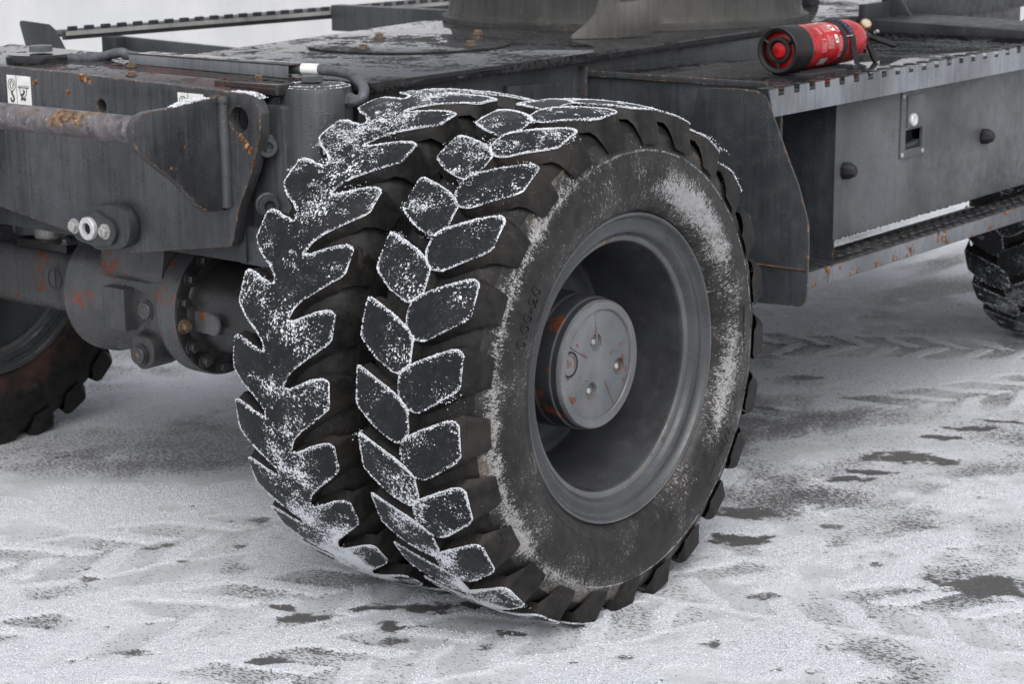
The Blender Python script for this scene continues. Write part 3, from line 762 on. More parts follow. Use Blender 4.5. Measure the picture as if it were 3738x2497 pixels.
# ------------------------------------------------------------------ hub of the near outer wheel
def hubset():
    c = (0, 0, ZC)
    cups = [U_ for U_ in HUBCUP]
    # drum
    lathe('hub_drum', [(-.118, .139), (.0, .139), (.004, .136), (.040, .136), (.0425, .1325), (.055, .1325)], 'x', c, 'hub_side', W_OUT, 64, False)
    lathe('hub_rim', [(.050, .1318), (.060, .1318), (.0645, .129), (.0645, .113), (.061, .1105)], 'x', c, 'hub', W_OUT, 64, False)
    plate('hub_cover', 'x', .0605, circle2((0, ZC), .112, 48), .012, 'hub', W_OUT, holes=[circle2(q, .0175, 20) for q in cups], bev=.002)
    for q in cups:
        lathe('hub_recess', [(.0585, .0178), (.051, .0165), (.050, .0)], 'x', (0, q[0], q[1]), 'hub', W_OUT, 20, False)
        lathe('hub_screw', [(.0495, .0065), (.0535, .0065), (.055, .005), (.055, .0)], 'x', (0, q[0], q[1]), 'zinc', W_OUT, 10, False)
    q = HUBPLUG
    lathe('hub_plug', [(.0605, .0225), (.0625, .0225), (.063, .0215), (.063, .0185), (.0615, .018), (.0615, .0)], 'x', (0, q[0], q[1]), 'hub', W_OUT, 28, False)
    lathe('plug_seal', [(.0606, .0262), (.0634, .0262), (.0636, .0224)], 'x', (0, q[0], q[1]), 'black_plastic', W_OUT, 28, False)
    box('plug_socket', (.0612, q[0]-.006, q[1]-.006), (.0622, q[0]+.006, q[1]+.006), 'bolt_rust', W_OUT, .0003)
    # cast ribs between recesses
    for a in (20, 95, 150, 215, 300):
        t = R_(a); d = Vector((0, math.cos(t), math.sin(t)))
        o = Vector((.0607, 0, ZC)); tube('cover_rib', [o+d*.045, o+d*.106], .0022, 'hub', W_OUT, 6)
HUBCUP = []; HUBPLUG = None
def plane_pt(sx_, sy_, ax, val):
    a = (sx_-1869)/7372.4; b = -(sy_-1248.5)/7372.4; d = _f+rt*a+up*b; C0 = _cw.translation; t = (val-C0[ax])/d[ax]; return C0+d*t
for a, b in ((472, 690), (577, 800), (450, 915)):
    q = plane_pt(1800+a/1.254, 700+b/1.254, 0, .0605); HUBCUP.append((q.y, q.z))
q = plane_pt(1800+347/1.254, 700+792/1.254, 0, .0605); HUBPLUG = (q.y, q.z)
hubset()
# raised sidewall lettering 10.00-20
def arc_text(body, size, r, a_mid, x, parent, mat, flip=False):
    me = text_me(body, size, .0016)
    for v in me.vertices:
        a = a_mid - v.co.x/r; rr = r+v.co.y
        xx = .007+x(rr)+.0004
        v.co = Vector((xx+v.co.z, rr*math.cos(a), ZC+rr*math.sin(a)))
    me.update(); return mobj('sidewall_lettering', me, mat, parent)
def sw_x(r):
    pr = sorted([(b, a) for a, b in HALF[5:24]]); return float(np.interp(r, [p[0] for p in pr], [p[1] for p in pr]))
arc_text('10.00-20', .040, .383, R_(155), sw_x, W_OUT, 'sidewall')
arc_text('WN', .034, .395, R_(-33), sw_x, W_OUT, 'sidewall')
for aa, ln in ((2, .10), (-42, .08)):        # moulded oval pads
    pts = []
    for k in range(28):
        t = 2*math.pi*k/28; u = max(-1, min(1, 1.3*math.cos(t))); w = math.sin(t)
        pts.append((u*ln*.5, w*.016))
    v = []; f = []
    for lift, sc in ((-.002, 1.06), (.0022, 1.0), (.003, .9)):
        for px_, py_ in pts:
            rr = .408+py_*sc; a = R_(aa)+px_*sc/.408; v.append((.007+sw_x(rr)+lift, rr*math.cos(a), ZC+rr*math.sin(a)))
    for L_ in range(2):
        for k in range(28): f.append((L_*28+k, L_*28+(k+1) % 28, (L_+1)*28+(k+1) % 28, (L_+1)*28+k))
    f.append(tuple(range(56, 84)))
    mobj('moulded_pad', pmesh('moulded_pad', v, f, True), 'sidewall', W_OUT)

# ------------------------------------------------------------------ axle
AC = (0, -.02, .495)
lathe('axle_housing', [(-1.395, .10), (-1.390, .150), (-1.382, .156), (-1.345, .156), (-1.335, .150), (-1.27, .143), (-1.20, .138), (-1.13, .140), (-1.065, .150), (-1.045, .1515), (-1.043, .163), (-.997, .163), (-.990, .160), (-.988, .11)], 'x', AC, 'cast', EXC, 72, False)
lathe('axle_flange', [(-.9885, .158), (-.9865, .158), (-.984, .150), (-.984, .128), (-.978, .122), (-.972, .105)], 'x', AC, 'axle_dark', EXC, 64, False)
for k in range(16):
    a = 2*math.pi*k/16+.17; bolt('flange_bolt', (-.984, AC[1]+.141*math.cos(a), AC[2]+.141*math.sin(a)), '+x', .0125, .017, 'bolt_dark' if k % 4 else 'bolt_rust', EXC)
lathe('axle_tube', [(-.99, .112), (-.93, .108), (-.90, .098), (-.80, .093), (-.62, .10), (-.55, .14), (-.45, .15)], 'x', AC, 'axle_dark', EXC, 40, False)
me = box_me('t', (-.985, -.135, .452), (-.905, -.08, .508), .014); mobj('tube_boss', me, 'cast', EXC)
lathe('tube_boss_end', [(-.135, .026), (-.140, .024), (-.140, 0)], 'y', (-.913, 0, .480), 'cast', EXC, 20, False)
# beam towards the far wheel, rounded box section
sec = fillet([(-.105, .425), (.10, .425), (.10, .575), (-.105, .575)], .035, 6)
v = []; f = []; xsct = [(-2.0, .8), (-1.95, 1.), (-1.5, 1.), (-1.42, 1.02), (-1.37, 1.1)]
for x, sc in xsct:
    for a, b in sec: v.append((x, a*sc, .5+(b-.5)*sc))
n_ = len(sec)
for i in range(len(xsct)-1):
    for k in range(n_): f.append((i*n_+k, i*n_+(k+1) % n_, (i+1)*n_+(k+1) % n_, (i+1)*n_+k))
bm = bmesh.new(); me = pmesh('t', v, f); bm.from_mesh(me); mobj('axle_beam', bm_mesh('axle_beam', bm), 'cast', EXC)
lathe('foundry_mark', [(-.1065, .027), (-.1085, .027), (-.1085, .024), (-.1065, .024)], 'y', (-1.50, 0, .51), 'cast', EXC, 28, False)
box('foundry_bar', (-1.503, -.1085, .488), (-1.497, -.1055, .532), 'cast', EXC, .0008)
# neck up to the pivot
plate('pivot_neck', 'x', -1.05, fillet([(-.165, .55), (.10, .55), (.08, .74), (-.13, .74)], .03), .22, 'cast', EXC, bev=.015)
box('housing_block', (-1.232, -.185, .440), (-1.155, -.12, .540), 'cast', EXC, .004)
def plug(c, r):
    lathe('drain_plug', [(0, r*1.18), (-.006, r*1.18), (-.006, r), (-.011, r), (-.013, r*.92), (-.013, r*.3), (-.008, r*.28), (-.008, 0)], 'y', c, 'cast', EXC, 24, False)
    box('plug_socket', (c[0]-r*.27, c[1]-.0125, c[2]-r*.27), (c[0]+r*.27, c[1]-.008, c[2]+r*.27), 'bolt_rust', EXC, .0003)
plug((-1.100, -.164, .495), .021)
box('beam_cover', (-1.66, -.09, .574), (-1.47, .06, .594), 'axle_dark', EXC, .004)
lathe('breather_stub', [(.594, .040), (.640, .040), (.645, .036), (.645, 0)], 'z', (-1.60, -.03, 0), 'zinc', EXC, 24, False)
bolt('cover_bolt', (-1.485, -.075, .594), '+z', .011, .014, 'bolt_grey', EXC)
plate('drain_boss', 'y', -.165, fillet([(-1.168, .43), (-1.168, .372), (-1.128, .345), (-1.085, .372), (-1.085, .43)], .03, 6), .09, 'cast', EXC, bev=.006)
plug((-1.128, -.166, .386), .022)

# ------------------------------------------------------------------ front cross plate with tie-down bar
FP = [(-1.75, 1.046), (-1.2, 1.040), (-.660, 1.029), (-.622, 1.016), (-.609, .990), (-.611, .945), (-.640, .865), (-.684, .783), (-.702, .720), (-.712, .700), (-1.034, .650), (-1.121, .660), (-1.5, .712), (-1.75, .745)]
plate('cross_plate', 'y', -.26, fillet(FP, [.01, 0, .03, .02, .02, .05, .05, .05, .02, .008, .05, .05, .1, .01], 4), .028, 'paint_edge', EXC,
      holes=[[(p[0], p[1]) for p in circle2((-.673, .972), .0275, 24)], circle2((-1.106, .973), .0155, 18)], bev=.003)
GP = [(-.262, 1.024), (-.290, 1.017), (-.334, 1.014), (-.404, 1.008), (-.468, 1.006), (-.496, .997), (-.509, .974), (-.504, .939), (-.457, .899), (-.394, .853), (-.359, .817), (-.338, .796), (-.314, .781), (-.280, .778), (-.262, .778)]
plate('bar_gusset', 'x', -.718, fillet(GP, [0]+[.03]*13+[0], 3), .022, 'paint_edge', EXC, bev=.003)
tube('weld_seam', spline([(-.712, -.266, 1.018), (-.712, -.266, .95), (-.711, -.266, .87), (-.712, -.266, .786)], 6), .0115, 'panel', EXC, 10)
lathe('weld_seam', [(-.0, .0), (.004, .012), (.010, .014), (.018, .012), (.022, 0)], 'z', (-.712, -.266, 1.000), 'panel', EXC, 12, False)
tube('guard_bar', [(-.735, -.468, .967), (-1.0, -.468, .967), (-1.4, -.468, .967), (-1.62, -.468, .967)], .0285, 'pipe', EXC, 28)
plate('bar_gusset', 'x', -1.598, fillet(GP, .02, 3), .022, 'paint_edge', EXC, bev=.003)
box('cross_member', (-1.72, -.228, .66), (-.70, -.17, 1.02), 'dark', EXC, .004)
# pivot boss
def stadium(cx, cz, L, r, ang, n=10):
    o = []
    for s, a0 in ((1, -90), (-1, 90)):
        for k in range(n+1):
            t = R_(a0+180*k/n); x, z = s*L+r*math.cos(t), r*math.sin(t); o.append((cx+x*math.cos(ang)-z*math.sin(ang), cz+x*math.sin(ang)+z*math.cos(ang)))
    return o
plate('pivot_boss', 'y', -.292, stadium(-1.075, .708, .030, .050, 0.15), .030, 'paint', EXC, bev=.006)
plate('pivot_keeper', 'y', -.302, fillet([(-1.185, .690), (-1.165, .728), (-1.10, .745), (-1.045, .725), (-1.030, .700), (-1.050, .672), (-1.110, .664), (-1.165, .672)], .018), .0098, 'paint', EXC, bev=.002)
lathe('pivot_pin', [(0, .026), (-.009, .026), (-.011, .024), (-.011, .0140), (.004, .0125)], 'y', (-1.118, -.302, .704), 'bright_steel', EXC, 32, False)
lathe('pin_bore', [(-.003, .0132), (-.0035, .006), (-.006, .005), (-.006, 0)], 'y', (-1.118, -.302, .704), 'hole_shade', EXC, 24, False)  # dark disc, the bore's inner shade put into its colour
bolt('keeper_bolt', (-1.170, -.302, .704), '-y', .0125, .012, 'zinc', EXC); bolt('keeper_bolt', (-1.066, -.302, .702), '-y', .0125, .013, 'zinc', EXC)
# decals
def decal(x0, x1, z0, z1, full=True):
    y = -.2612
    plate('lifting_decal', 'y', y, [(x0, z0), (x1, z0), (x1, z1), (x0, z1)], .001, 'white_print', EXC, bev=0)
    yy = y-.0006; w, h = x1-x0, z1-z0
    def X(u): return x0+u*w
    def Z(t): return z0+t*h
    def stroke(pts, r=.0011): tube('decal_mark', [(X(a), yy, Z(b)) for a, b in pts], r, 'ink', EXC, 5)
    stroke([(.41, 0), (.41, 1)], .0005)
    circ_ = [(.21+.155*math.cos(2*math.pi*k/20), .67+.21*math.sin(2*math.pi*k/20)) for k in range(21)]; stroke(circ_, .0007)
    stroke([(.21, .82), (.11, .68), (.16, .68), (.16, .56), (.26, .56), (.26, .68), (.31, .68), (.21, .82)], .0008)
    if full:
        stroke([(.21, .46), (.21, .36), (.27, .28), (.29, .18), (.24, .10), (.17, .12), (.14, .22)], .0022)
        stroke([(.47, .60), (.93, .60)], .0008)
        for k in range(6): stroke([(.50+k*.075, .60), (.55+k*.075, .68)], .0007)
        stroke([(.55, .6), (.55, .45), (.62, .30), (.72, .28), (.82, .38), (.84, .6)], .0007)
        stroke([(.70, .52), (.74, .46), (.68, .38), (.60, .33), (.58, .40)], .0022); stroke([(.58, .18), (.66, .24), (.76, .18)], .002); stroke([(.60, .26), (.70, .2), (.78, .24)], .002)
decal(-1.432, -1.347, .957, 1.024); decal(-.855, -.776, .955, 1.019)

# ------------------------------------------------------------------ top cover, oscillation cylinders, bracket
me = plate_me('pivot_cover', 'z', 0., [(-1.72, -.231), (-.665, -.231), (-.665, -.02), (-1.72, -.02)], .02, (), .002)
for v_ in me.vertices: v_.co.z += 1.0215-(v_.co.x+.665)*.0125+(v_.co.y+.231)*.11+.006
mobj('pivot_cover', me, 'deck_red', EXC)
plate('cover_ledge', 'z', 1.043, fillet([(-.80, -.21), (-.612, -.205), (-.612, -.15), (-.80, -.12)], .008), .022, 'deck_red', EXC)
NC = (-.600, -.105, 0)
lathe('oscillation_cylinder', [(.60, .072), (.62, .078), (1.022, .078), (1.033, .074), (1.037, .066), (1.037, 0)], 'z', NC, 'paint', EXC, 48, False)
bolt('cylinder_cap', (-.628, -.085, 1.0365), '+z', .026, .016, 'bolt_grey', EXC, False)
lathe('cylinder_plug', [(0, .024), (.006, .024), (.008, .019), (.016, .017), (.016, 0)], (Vector((.5, -.866, 0)), Vector((.866, .5, 0)), Vector((0, 0, 1))), (-.600+.0, -.105, .998) if False else (-.648, -.163, .998), 'paint', EXC, 24, False)
me = text_me('91880', .022, .0008)                      # cast numerals standing one above the other down the barrel
for v_ in me.vertices:
    a_ = R_(-18)+v_.co.y/.078; zz_ = .955-v_.co.x; r_ = .078+v_.co.z; v_.co = Vector((NC[0]+r_*math.cos(a_), NC[1]+r_*math.sin(a_), zz_))
mobj('cast_numerals', me, 'paint', EXC)
lathe('oscillation_cylinder', [(.60, .078), (1.014, .078), (1.026, .070), (1.026, .0)], 'z', (-1.66, .0, 0), 'paint', EXC, 48, False)
lathe('cylinder_flange', [(1.03, .080), (1.056, .080), (1.062, .074), (1.062, 0)], 'z', (-1.465, -.135, 0), 'deck', EXC, 40, False)
bolt('cylinder_cap', (-1.470, -.128, 1.0615), '+z', .030, .018, 'bolt_grey', EXC, False)
# axle bracket beside the cylinder
plate('axle_bracket', 'y', -.205, fillet([(-.70, .66), (-.585, .66), (-.572, .70), (-.585, .80), (-.60, 1.0), (-.70, 1.0)], .012), .10, 'paint', EXC, bev=.006)
for z_, m_ in ((.916, 'paint'), (.792, 'dark')):
    lathe('bracket_screw', [(0, .026), (.012, .026), (.014, .022), (.034, .022), (.037, .020), (.037, .012), (.026, .011), (.026, 0)], (Vector((.82, -.57, 0)), Vector((.57, .82, 0)), Vector((0, 0, 1))), (-.648, -.212, z_), m_, EXC, 24, False)
plate('bracket_rib', 'x', -.598, fillet([(-.215, .74), (-.13, .74), (-.14, .86), (-.19, .86)], .006), .03, 'paint', EXC, bev=.002)
box('bracket_foot', (-.73, -.222, .655), (-.60, -.10, .74), 'paint', EXC, .008)

# cable cover and hose
plate('cable_cover', 'y', -.10, [(-1.193, 1.049), (-.686, 1.044), (-.684, 1.071), (-1.192, 1.074)], .003, 'paint_lite', EXC, bev=.0008)
plate('cable_cover_top', 'z', 1.0735, [(-1.192, -.101), (-.684, -.101), (-.66, -.045), (-1.17, -.045)], .003, 'deck_red', EXC, bev=.0008)
for p_ in ((-1.155, -.125, 1.0455), (-1.075, -.195, 1.0365), (-.745, -.128, 1.0400)): bolt('cover_bolt', p_, '+z', .0095, .010, 'bolt_rust', EXC)
tube('hydraulic_hose', spline([(-1.40, -.11, 1.050), (-1.345, -.10, 1.053), (-1.30, -.085, 1.058), (-1.24, -.080, 1.070), (-1.18, -.075, 1.062), (-.80, -.075, 1.060), (-.69, -.07, 1.062), (-.62, -.055, 1.062), (-.555, -.045, 1.054), (-.505, -.06, 1.034), (-.490, -.078, 1.014), (-.500, -.085, 1.006), (-.512, -.085, 1.006)], 8), .0115, 'hose', EXC, 14)
tube('hose_label', [(-.672, -.0675, 1.0622), (-.652, -.063, 1.0624), (-.632, -.058, 1.0624)], .0122, 'white_print', EXC, 14)
lathe('hose_fitting', [(-.010, .0125), (.004, .0135), (.004, .0160), (.026, .0160), (.026, .0135), (.030, .0135), (.030, .0160), (.048, .0160), (.048, .012), (.07, .012)], (Vector((-1, 0, 0)), Vector((0, 1, 0)), Vector((0, 0, 1))), (-.508, -.085, 1.006), 'bolt_grey', EXC, 6, True, .3)

# ------------------------------------------------------------------ chassis deck, hatch and slew pedestal
DK = [(-.527, -.012), (-.560, 1.0), (-.585, 1.64), (-.60, 3.4), (-1.75, 3.4), (-1.75, 2.1), (-1.618, 1.54), (-1.30, -.012)]
plate('chassis_deck', 'z', 1.036, DK, .022, 'deck', EXC, bev=.002)
plate('chassis_web', 'x', -.585, [(.02, .62), (3.3, .62), (3.3, 1.013), (.02, 1.013)], .02, 'paint', EXC)
plate('chassis_end_plate', 'y', .0, [(-1.3, .68), (-.59, .68), (-.545, 1.013), (-1.3, 1.013)], .018, 'dark', EXC)
box('chassis_belly', (-1.7, .05, .62), (-.61, 3.3, .66), 'dark', EXC)
HC = (-1.065, .72)
plate('deck_hatch', 'z', 1.0425, circle2(HC, .262, 56), .0062, 'deck', EXC, bev=.0015)
for p_ in ((-1.235, .795), (-1.050, .532), (-.885, .750), (-1.085, 1.02)): bolt('hatch_bolt', (p_[0], p_[1], 1.0425), '+z', .0115, .011, 'bolt_rust', EXC)
SC = (-1.16, 1.80, 0)
lathe('slew_pedestal', [(1.0365, .545), (1.050, .545), (1.056, .530), (1.075, .524), (1.18, .524), (1.185, .56), (1.22, .56), (1.22, .3)], 'z', SC, 'ring', EXC, 96, False)
for k in range(36):
    a = 2*math.pi*k/36; 
    if math.sin(a) < .5: bolt('slew_ring_bolt', (SC[0]+.543*math.cos(a), SC[1]+.543*math.sin(a), 1.1845), '-z', .0125, .018, 'bolt_rust' if k % 2 else 'bolt_grey', EXC)
# bracket plate welded to the pedestal
ba, bb = Vector((-.815, 1.075, 1.037)), Vector((-.672, 1.228, 1.037)); bd = (bb-ba).normalized(); L0 = (bb-ba).length; bn = Vector((bd.y, -bd.x, 0))
GB = [(0, 0), (L0*.55, 0), (L0*.6, -.0), (L0*.95, .006), (L0*1.16, .024), (L0*1.17, .05), (L0*1.16, .16), (L0*.37, .16), (L0*.355, .10), (L0*.30, .062), (L0*.18, .036), (L0*.02, .010)]
me = plate_me('pedestal_bracket', 'y', 0, fillet(GB, [.003, 0, 0, .01, .02, .02, .005, .005, .03, .02, .02, .004], 4), .016, [fillet([(L0*.62, .092), (L0*.86, .096), (L0*.86, .14), (L0*.62, .14)], .008)], .002)
for v_ in me.vertices: v_.co = ba+bd*v_.co.x+bn*(-v_.co.y)+Vector((0, 0, v_.co.z))
mobj('pedestal_bracket', me, 'bracket', EXC)
box('deck_post', (-.98, 2.50, 1.036), (-.93, 2.55, 1.22), 'dark', EXC, .003)

# ------------------------------------------------------------------ near side: catwalk, tool box, step
CW = [(-.60, .812), (-.055, .808), (.049, .648), (.049, 2.75), (-.60, 2.75)]
plate('catwalk_deck', 'z', .987, CW, .006, 'catwalk', EXC, bev=.001)
plate('wheel_arch_wall', 'y', .815, [(-.612, .52), (-.02, .52), (-.02, .980), (-.612, .980)], .012, 'side', EXC, bev=.001)
plate('arch_lip', 'y', .806, [(-.60, .9785), (-.052, .9785), (-.052, .9925), (-.60, .9925)], .006, 'side', EXC, bev=.001)
plate('arch_angle', 'y', .800, [(-.622, .80), (-.562, .80), (-.562, 1.002), (-.622, 1.002)], .008, 'paint_edge', EXC, bev=.001)
plate('arch_angle_flange', 'x', -.615, [(.74, .80), (.798, .80), (.798, 1.002), (.74, 1.002)], .008, 'paint_edge', EXC, bev=.001)
bolt('arch_bolt', (-.593, .800, .945), '-y', .010, .010, 'paint', EXC)
plate('chassis_gusset', 'x', -.572, [(.507, .80), (.736, .80), (.736, .964), (.70, .972), (.507, .980)], .012, 'paint', EXC, bev=.002)
MP = [(-.131, .990), (-.029, .994), (.022, .992), (.046, .980), (.060, .948), (.109, .838), (.131, .792), (.152, .731), (.159, .704), (.161, .663), (.160, .540), (.148, .520), (-.05, .512), (-.19, .512), (-.19, .86), (-.15, .93)]
plate('mud_guard', 'y', .645, fillet(MP, [.02, .02, .015, .01, 0, 0, .02, .02, .02, .02, .015, .02, 0, 0, .05, .05], 3), .006, 'side', EXC, bev=.0012)
tube('mud_guard_fold', [(-.18, .6445, .604), (.157, .6445, .604)], .0025, 'rust_line', EXC, 6)
# edge lip with cut teeth
top = []
y_ = .648
while y_ < 2.72:
    top += [(y_, .9995), (y_+.036, .9995), (y_+.038, .9835), (y_+.064, .9835), (y_+.066, .9995)]; y_ += .0675
LP_ = [(.665, .934)]+[(2.75, .934)]+list(reversed([(a, b-.004) for a, b in top]))
plate('edge_lip', 'x', .052, LP_, .003, 'paint_lite', EXC, bev=.0)
TM = None
y_ = .648; k_ = 0
while y_ < 2.70:
    if TM is None:
        TM = plate_me('grip_tooth', 'z', .0, fillet([(-.034, .002), (-.034, .034), (.0, .034), (.0, .002)], .004, 2), .004, [circle2((-.018, .018), .006, 8)], .0008)
        TM.materials.append(MAT['catwalk'])
    o = mobj('grip_tooth', TM, [], EXC, loc=(.0518, y_, .9985)); o.rotation_euler = (0, R_(-2), 0)
    y_ += .0675; k_ += 1
# tool box
plate('tool_box_panel', 'x', .020, [(1.002, .604), (2.7, .604), (2.7, .945), (1.002, .945)], .004, 'panel', EXC,
      holes=[[(1.345, .782), (1.430, .782), (1.430, .829), (1.345, .829)]], bev=.0012)
box('tool_box_body', (-.45, 1.02, .612), (-.03, 2.7, .970), 'dark', EXC, .003)
plate('tool_box_end', 'y', 1.004, [(-.45, .560), (.0192, .560), (.0192, .960), (-.45, .960)], .006, 'side', EXC, bev=.001)
plate('latch_plate', 'x', .0235, fillet([(1.318, .760), (1.445, .760), (1.445, .927), (1.318, .927)], .004), .0033, 'panel', EXC, holes=[[(1.343, .780), (1.432, .780), (1.432, .831), (1.343, .831)]], bev=.0008)
plate('latch_paddle', 'x', .0262, [(1.346, .835), (1.430, .835), (1.430, .916), (1.346, .916)], .0026, 'panel', EXC, bev=.001)
box('latch_recess', (-.006, 1.345, .782), (-.003, 1.430, .829), 'hole_shade', EXC, .0)  # near-black backing, recess shade painted as flat colour
plate('latch_recess_floor', 'x', .017, [(1.347, .784), (1.428, .784), (1.428, .800), (1.347, .792)], .018, 'dark', EXC, bev=.001)
lathe('latch_lock', [(0, .0165), (.006, .0165), (.0085, .014), (.0085, .007), (.0075, .006), (.0075, 0)], 'x', (.0264, 1.370, .855), 'bright_steel', EXC, 24, False)
for p_ in ((1.328, .770), (1.435, .770), (1.328, .917)): lathe('latch_rivet', [(0, .0062), (.002, .0055), (.003, .003), (.003, 0)], 'x', (.0236, p_[0], p_[1]), 'zinc', EXC, 12, False)
for p_ in ((1.046, .766), (1.785, .768)): lathe('rubber_buffer', [(0, .021), (.004, .022), (.012, .0215), (.030, .012), (.032, .009), (.032, 0)], 'x', (.0205, p_[0], p_[1]), 'black_plastic', EXC, 8, False, .3, 25)
# water drops hanging under the panel edge
DR = lathe_me('water_drop', [(-.0028, 0), (-.0024, .0020), (-.001, .0036), (.001, .0036), (.0015, .0)], 'z', (0, 0, 0), 8, False); DR.materials.append(MAT['dark'])
for k in range(46): mobj('water_drop', DR, [], EXC, loc=(.018, 1.01+k*.0175+random.uniform(-.006, .006), .6045-random.uniform(0, .0012)))
# step bar
plate('step_bar', 'x', .072, [(.66, .523), (2.8, .523), (2.8, .563), (.66, .563)], .004, 'step', EXC, bev=.001)
plate('step_tread', 'z', .5655, [(-.035, .66), (.071, .66), (.071, 2.8), (-.035, 2.8)], .004, 'catwalk', EXC, bev=.001)
ST = lathe_me('grip_stud', [(0, .012), (.0015, .011), (.0030, .008), (.0024, .006), (.0024, 0)], 'z', (0, 0, 0), 10, False); ST.materials.append(MAT['catwalk'])
y_ = 1.02; k_ = 0
while y_ < 2.3:
    for x_ in (.058, .026, -.006): mobj('grip_stud', ST, [], EXC, loc=(x_, y_+(k_ % 2)*.0, .5655))
    y_ += .046; k_ += 1
box('step_hanger', (-.03, 2.45, .56), (.0, 2.5, .64), 'dark', EXC)
# recess end wall and rear boxes behind the extinguisher
plate('catwalk_end_wall', 'y', 2.22, [(-.59, .988), (.045, .988), (.045, 1.010), (-.59, 1.026)], .3, 'dark', EXC, bev=.003)
box('deck_rail', (-.595, 2.20, 1.0), (-.57, 3.3, 1.07), 'dark', EXC, .004)
plate('chassis_rib', 'y', 2.35, [(-.60, 1.036), (-.50, 1.03), (-.58, 1.14), (-.60, 1.14)], .012, 'dark', EXC, bev=.002)

# ------------------------------------------------------------------ far side catwalk seen across the deck
FRX = -2.33
plate('grip_rail', 'x', FRX, [(.64, .998), (2.75, .980), (2.75, 1.010), (.64, 1.024)], .012, 'dark', EXC, bev=.002)
plate('catwalk_deck', 'z', 1.010, [(FRX-.20, .66), (FRX-.013, .66), (FRX-.013, 2.75), (FRX-.20, 2.75)], .006, 'dark', EXC, bev=.001)
FT = box_me('far_tooth', (-.012, 0, 0), (.0, .030, .0125), .0015); FT.materials.append(MAT['dark'])
y_ = .66
FG = box_me('far_grip', (-.004, 0, -.004), (.0, .030, .004), .001); FG.materials.append(MAT['grey_print'])
while y_ < 2.72:
    zt = 1.024-(y_-.64)*.0066; mobj('grip_tooth', FT, [], EXC, loc=(FRX, y_, zt-.0005)); y_ += .0625
plate('grip_band', 'x', FRX+.0035, [(.645, 1.010), (2.75, .996), (2.75, 1.0085), (.645, 1.0225)], .003, 'farband', EXC, bev=.0)
me = plate_me('mud_guard', 'y', .645, fillet([(-2.545, 1.047), (-2.408, 1.040), (-2.380, 1.024), (-2.319, .942), (-2.25, .80), (-2.44, .80), (-2.509, .942)], .012), .006, (), .001)
mobj('mud_guard', me, 'paint', EXC)
plate('outrigger', 'y', .80, [(-2.30, .94), (-1.66, .90), (-1.66, .985), (-2.30, 1.000)], .02, 'paint', EXC, bev=.002)
box('outrigger_post', (-2.31, .76, .90), (-2.25, .80, 1.0), 'dark', EXC, .002)
box('catwalk_bracket', (-2.32, 1.75, .95), (-1.60, 1.80, 1.035), 'paint', EXC, .003)
# ------------------------------------------------------------------ fire extinguisher strapped to the catwalk
EX, EY, EZ, ER = -.135, .985, 1.0475, .0545
EXT = empty('fire_extinguisher', (EX, EY, .988))
tag(EXT, 'small red fire extinguisher lying on the wet catwalk', 'fire extinguisher')
ec = (EX, EY, EZ)
lathe('cylinder', [(.035, .0535), (.30, .0535), (.325, .0525), (.352, .046), (.372, .034), (.384, .020), (.388, .016), (.402, .0155), (.402, 0)], 'y', ec, 'ext_red', EXT, 48, False)
lathe('base_boot', [(.075, .0538), (.075, .0562), (.05, .0565), (.012, .0572), (.002, .0555), (.0, .052), (.003, .0445), (.012, .0435), (.022, .0435)], 'y', ec, 'black_plastic', EXT, 48, False)
lathe('cylinder_bottom', [(.020, .0435), (.018, .038), (.0165, .030), (.014, .022), (.008, .018), (.0055, .010), (.0045, 0)], 'y', ec, 'ext_red', EXT, 40, False)
lathe('boot_ring', [(.010, .0325), (.004, .0315), (.003, .029), (.003, .0235), (.006, .022), (.013, .0215)], 'y', ec, 'black_plastic', EXT, 40, False)
for a in (35, 150, 270):
    t = R_(a); d = Vector((math.cos(t), 0, math.sin(t))); o = Vector(ec)+Vector((0, .0065, 0)); tube('boot_spoke', [o+d*.030, o+d*.046], .0042, 'black_plastic', EXT, 8)
def wrapquad(a0, a1, y0, y1, r, out, thick=.0):
    n = max(1, int(abs(a1-a0)/12)+1); b = len(out[0])
    for k in range(n+1):
        t = R_(a0+(a1-a0)*k/n)
        for y in (y0, y1): out[0].append((EX+r*math.cos(t), EY+y, EZ+r*math.sin(t)))
    for k in range(n): out[1].append((b+2*k, b+2*k+1, b+2*k+3, b+2*k+2))
# angle 0 = +x (towards the edge), 90 = up ; camera sees about -60..150
pr = ([], []); rp = .0538
rg = random.Random(4)
def textblock(a0, a1, y0, y1, rows, horizontal=True):
    for k in range(rows):
        y = y0+(y1-y0)*k/rows; a = a0
        while a < a1-4:
            l = rg.uniform(3, 9); wrapquad(a, min(a1, a+l), y, y+(y1-y0)/rows*.42, rp, pr); a += l+1.6
def frame(a0, a1, y0, y1, w=.0016):
    wrapquad(a0, a1, y0, y0+w, rp, pr); wrapquad(a0, a1, y1-w, y1, rp, pr); wrapquad(a0, a0+2, y0, y1, rp, pr); wrapquad(a1-2, a1, y0, y1, rp, pr)
textblock(75, 115, .120, .165, 7); textblock(40, 68, .150, .185, 5); textblock(35, 62, .122, .140, 3); textblock(-5, 32, .150, .178, 8)
textblock(95, 140, .19, .225, 5); textblock(45, 88, .178, .196, 4); frame(-12, 22, .122, .142); textblock(-6, 16, .127, .137, 3)
frame(38, 66, .205, .23); textblock(-10, 26, .200, .222, 6); frame(-32, -12, .205, .228); textblock(-28, -16, .209, .224, 4)
wrapquad(44, 60, .214, .224, rp, pr)
mobj('label_print', pmesh('label_print', *pr), 'ext_print', EXT)
w2 = ([], []); wrapquad(42, 64, .186, .203, rp, w2); wrapquad(8, 30, .186, .199, rp, w2); wrapquad(82, 100, .168, .180, rp, w2); mobj('label_patch', pmesh('label_patch', *w2), 'white_print', EXT)
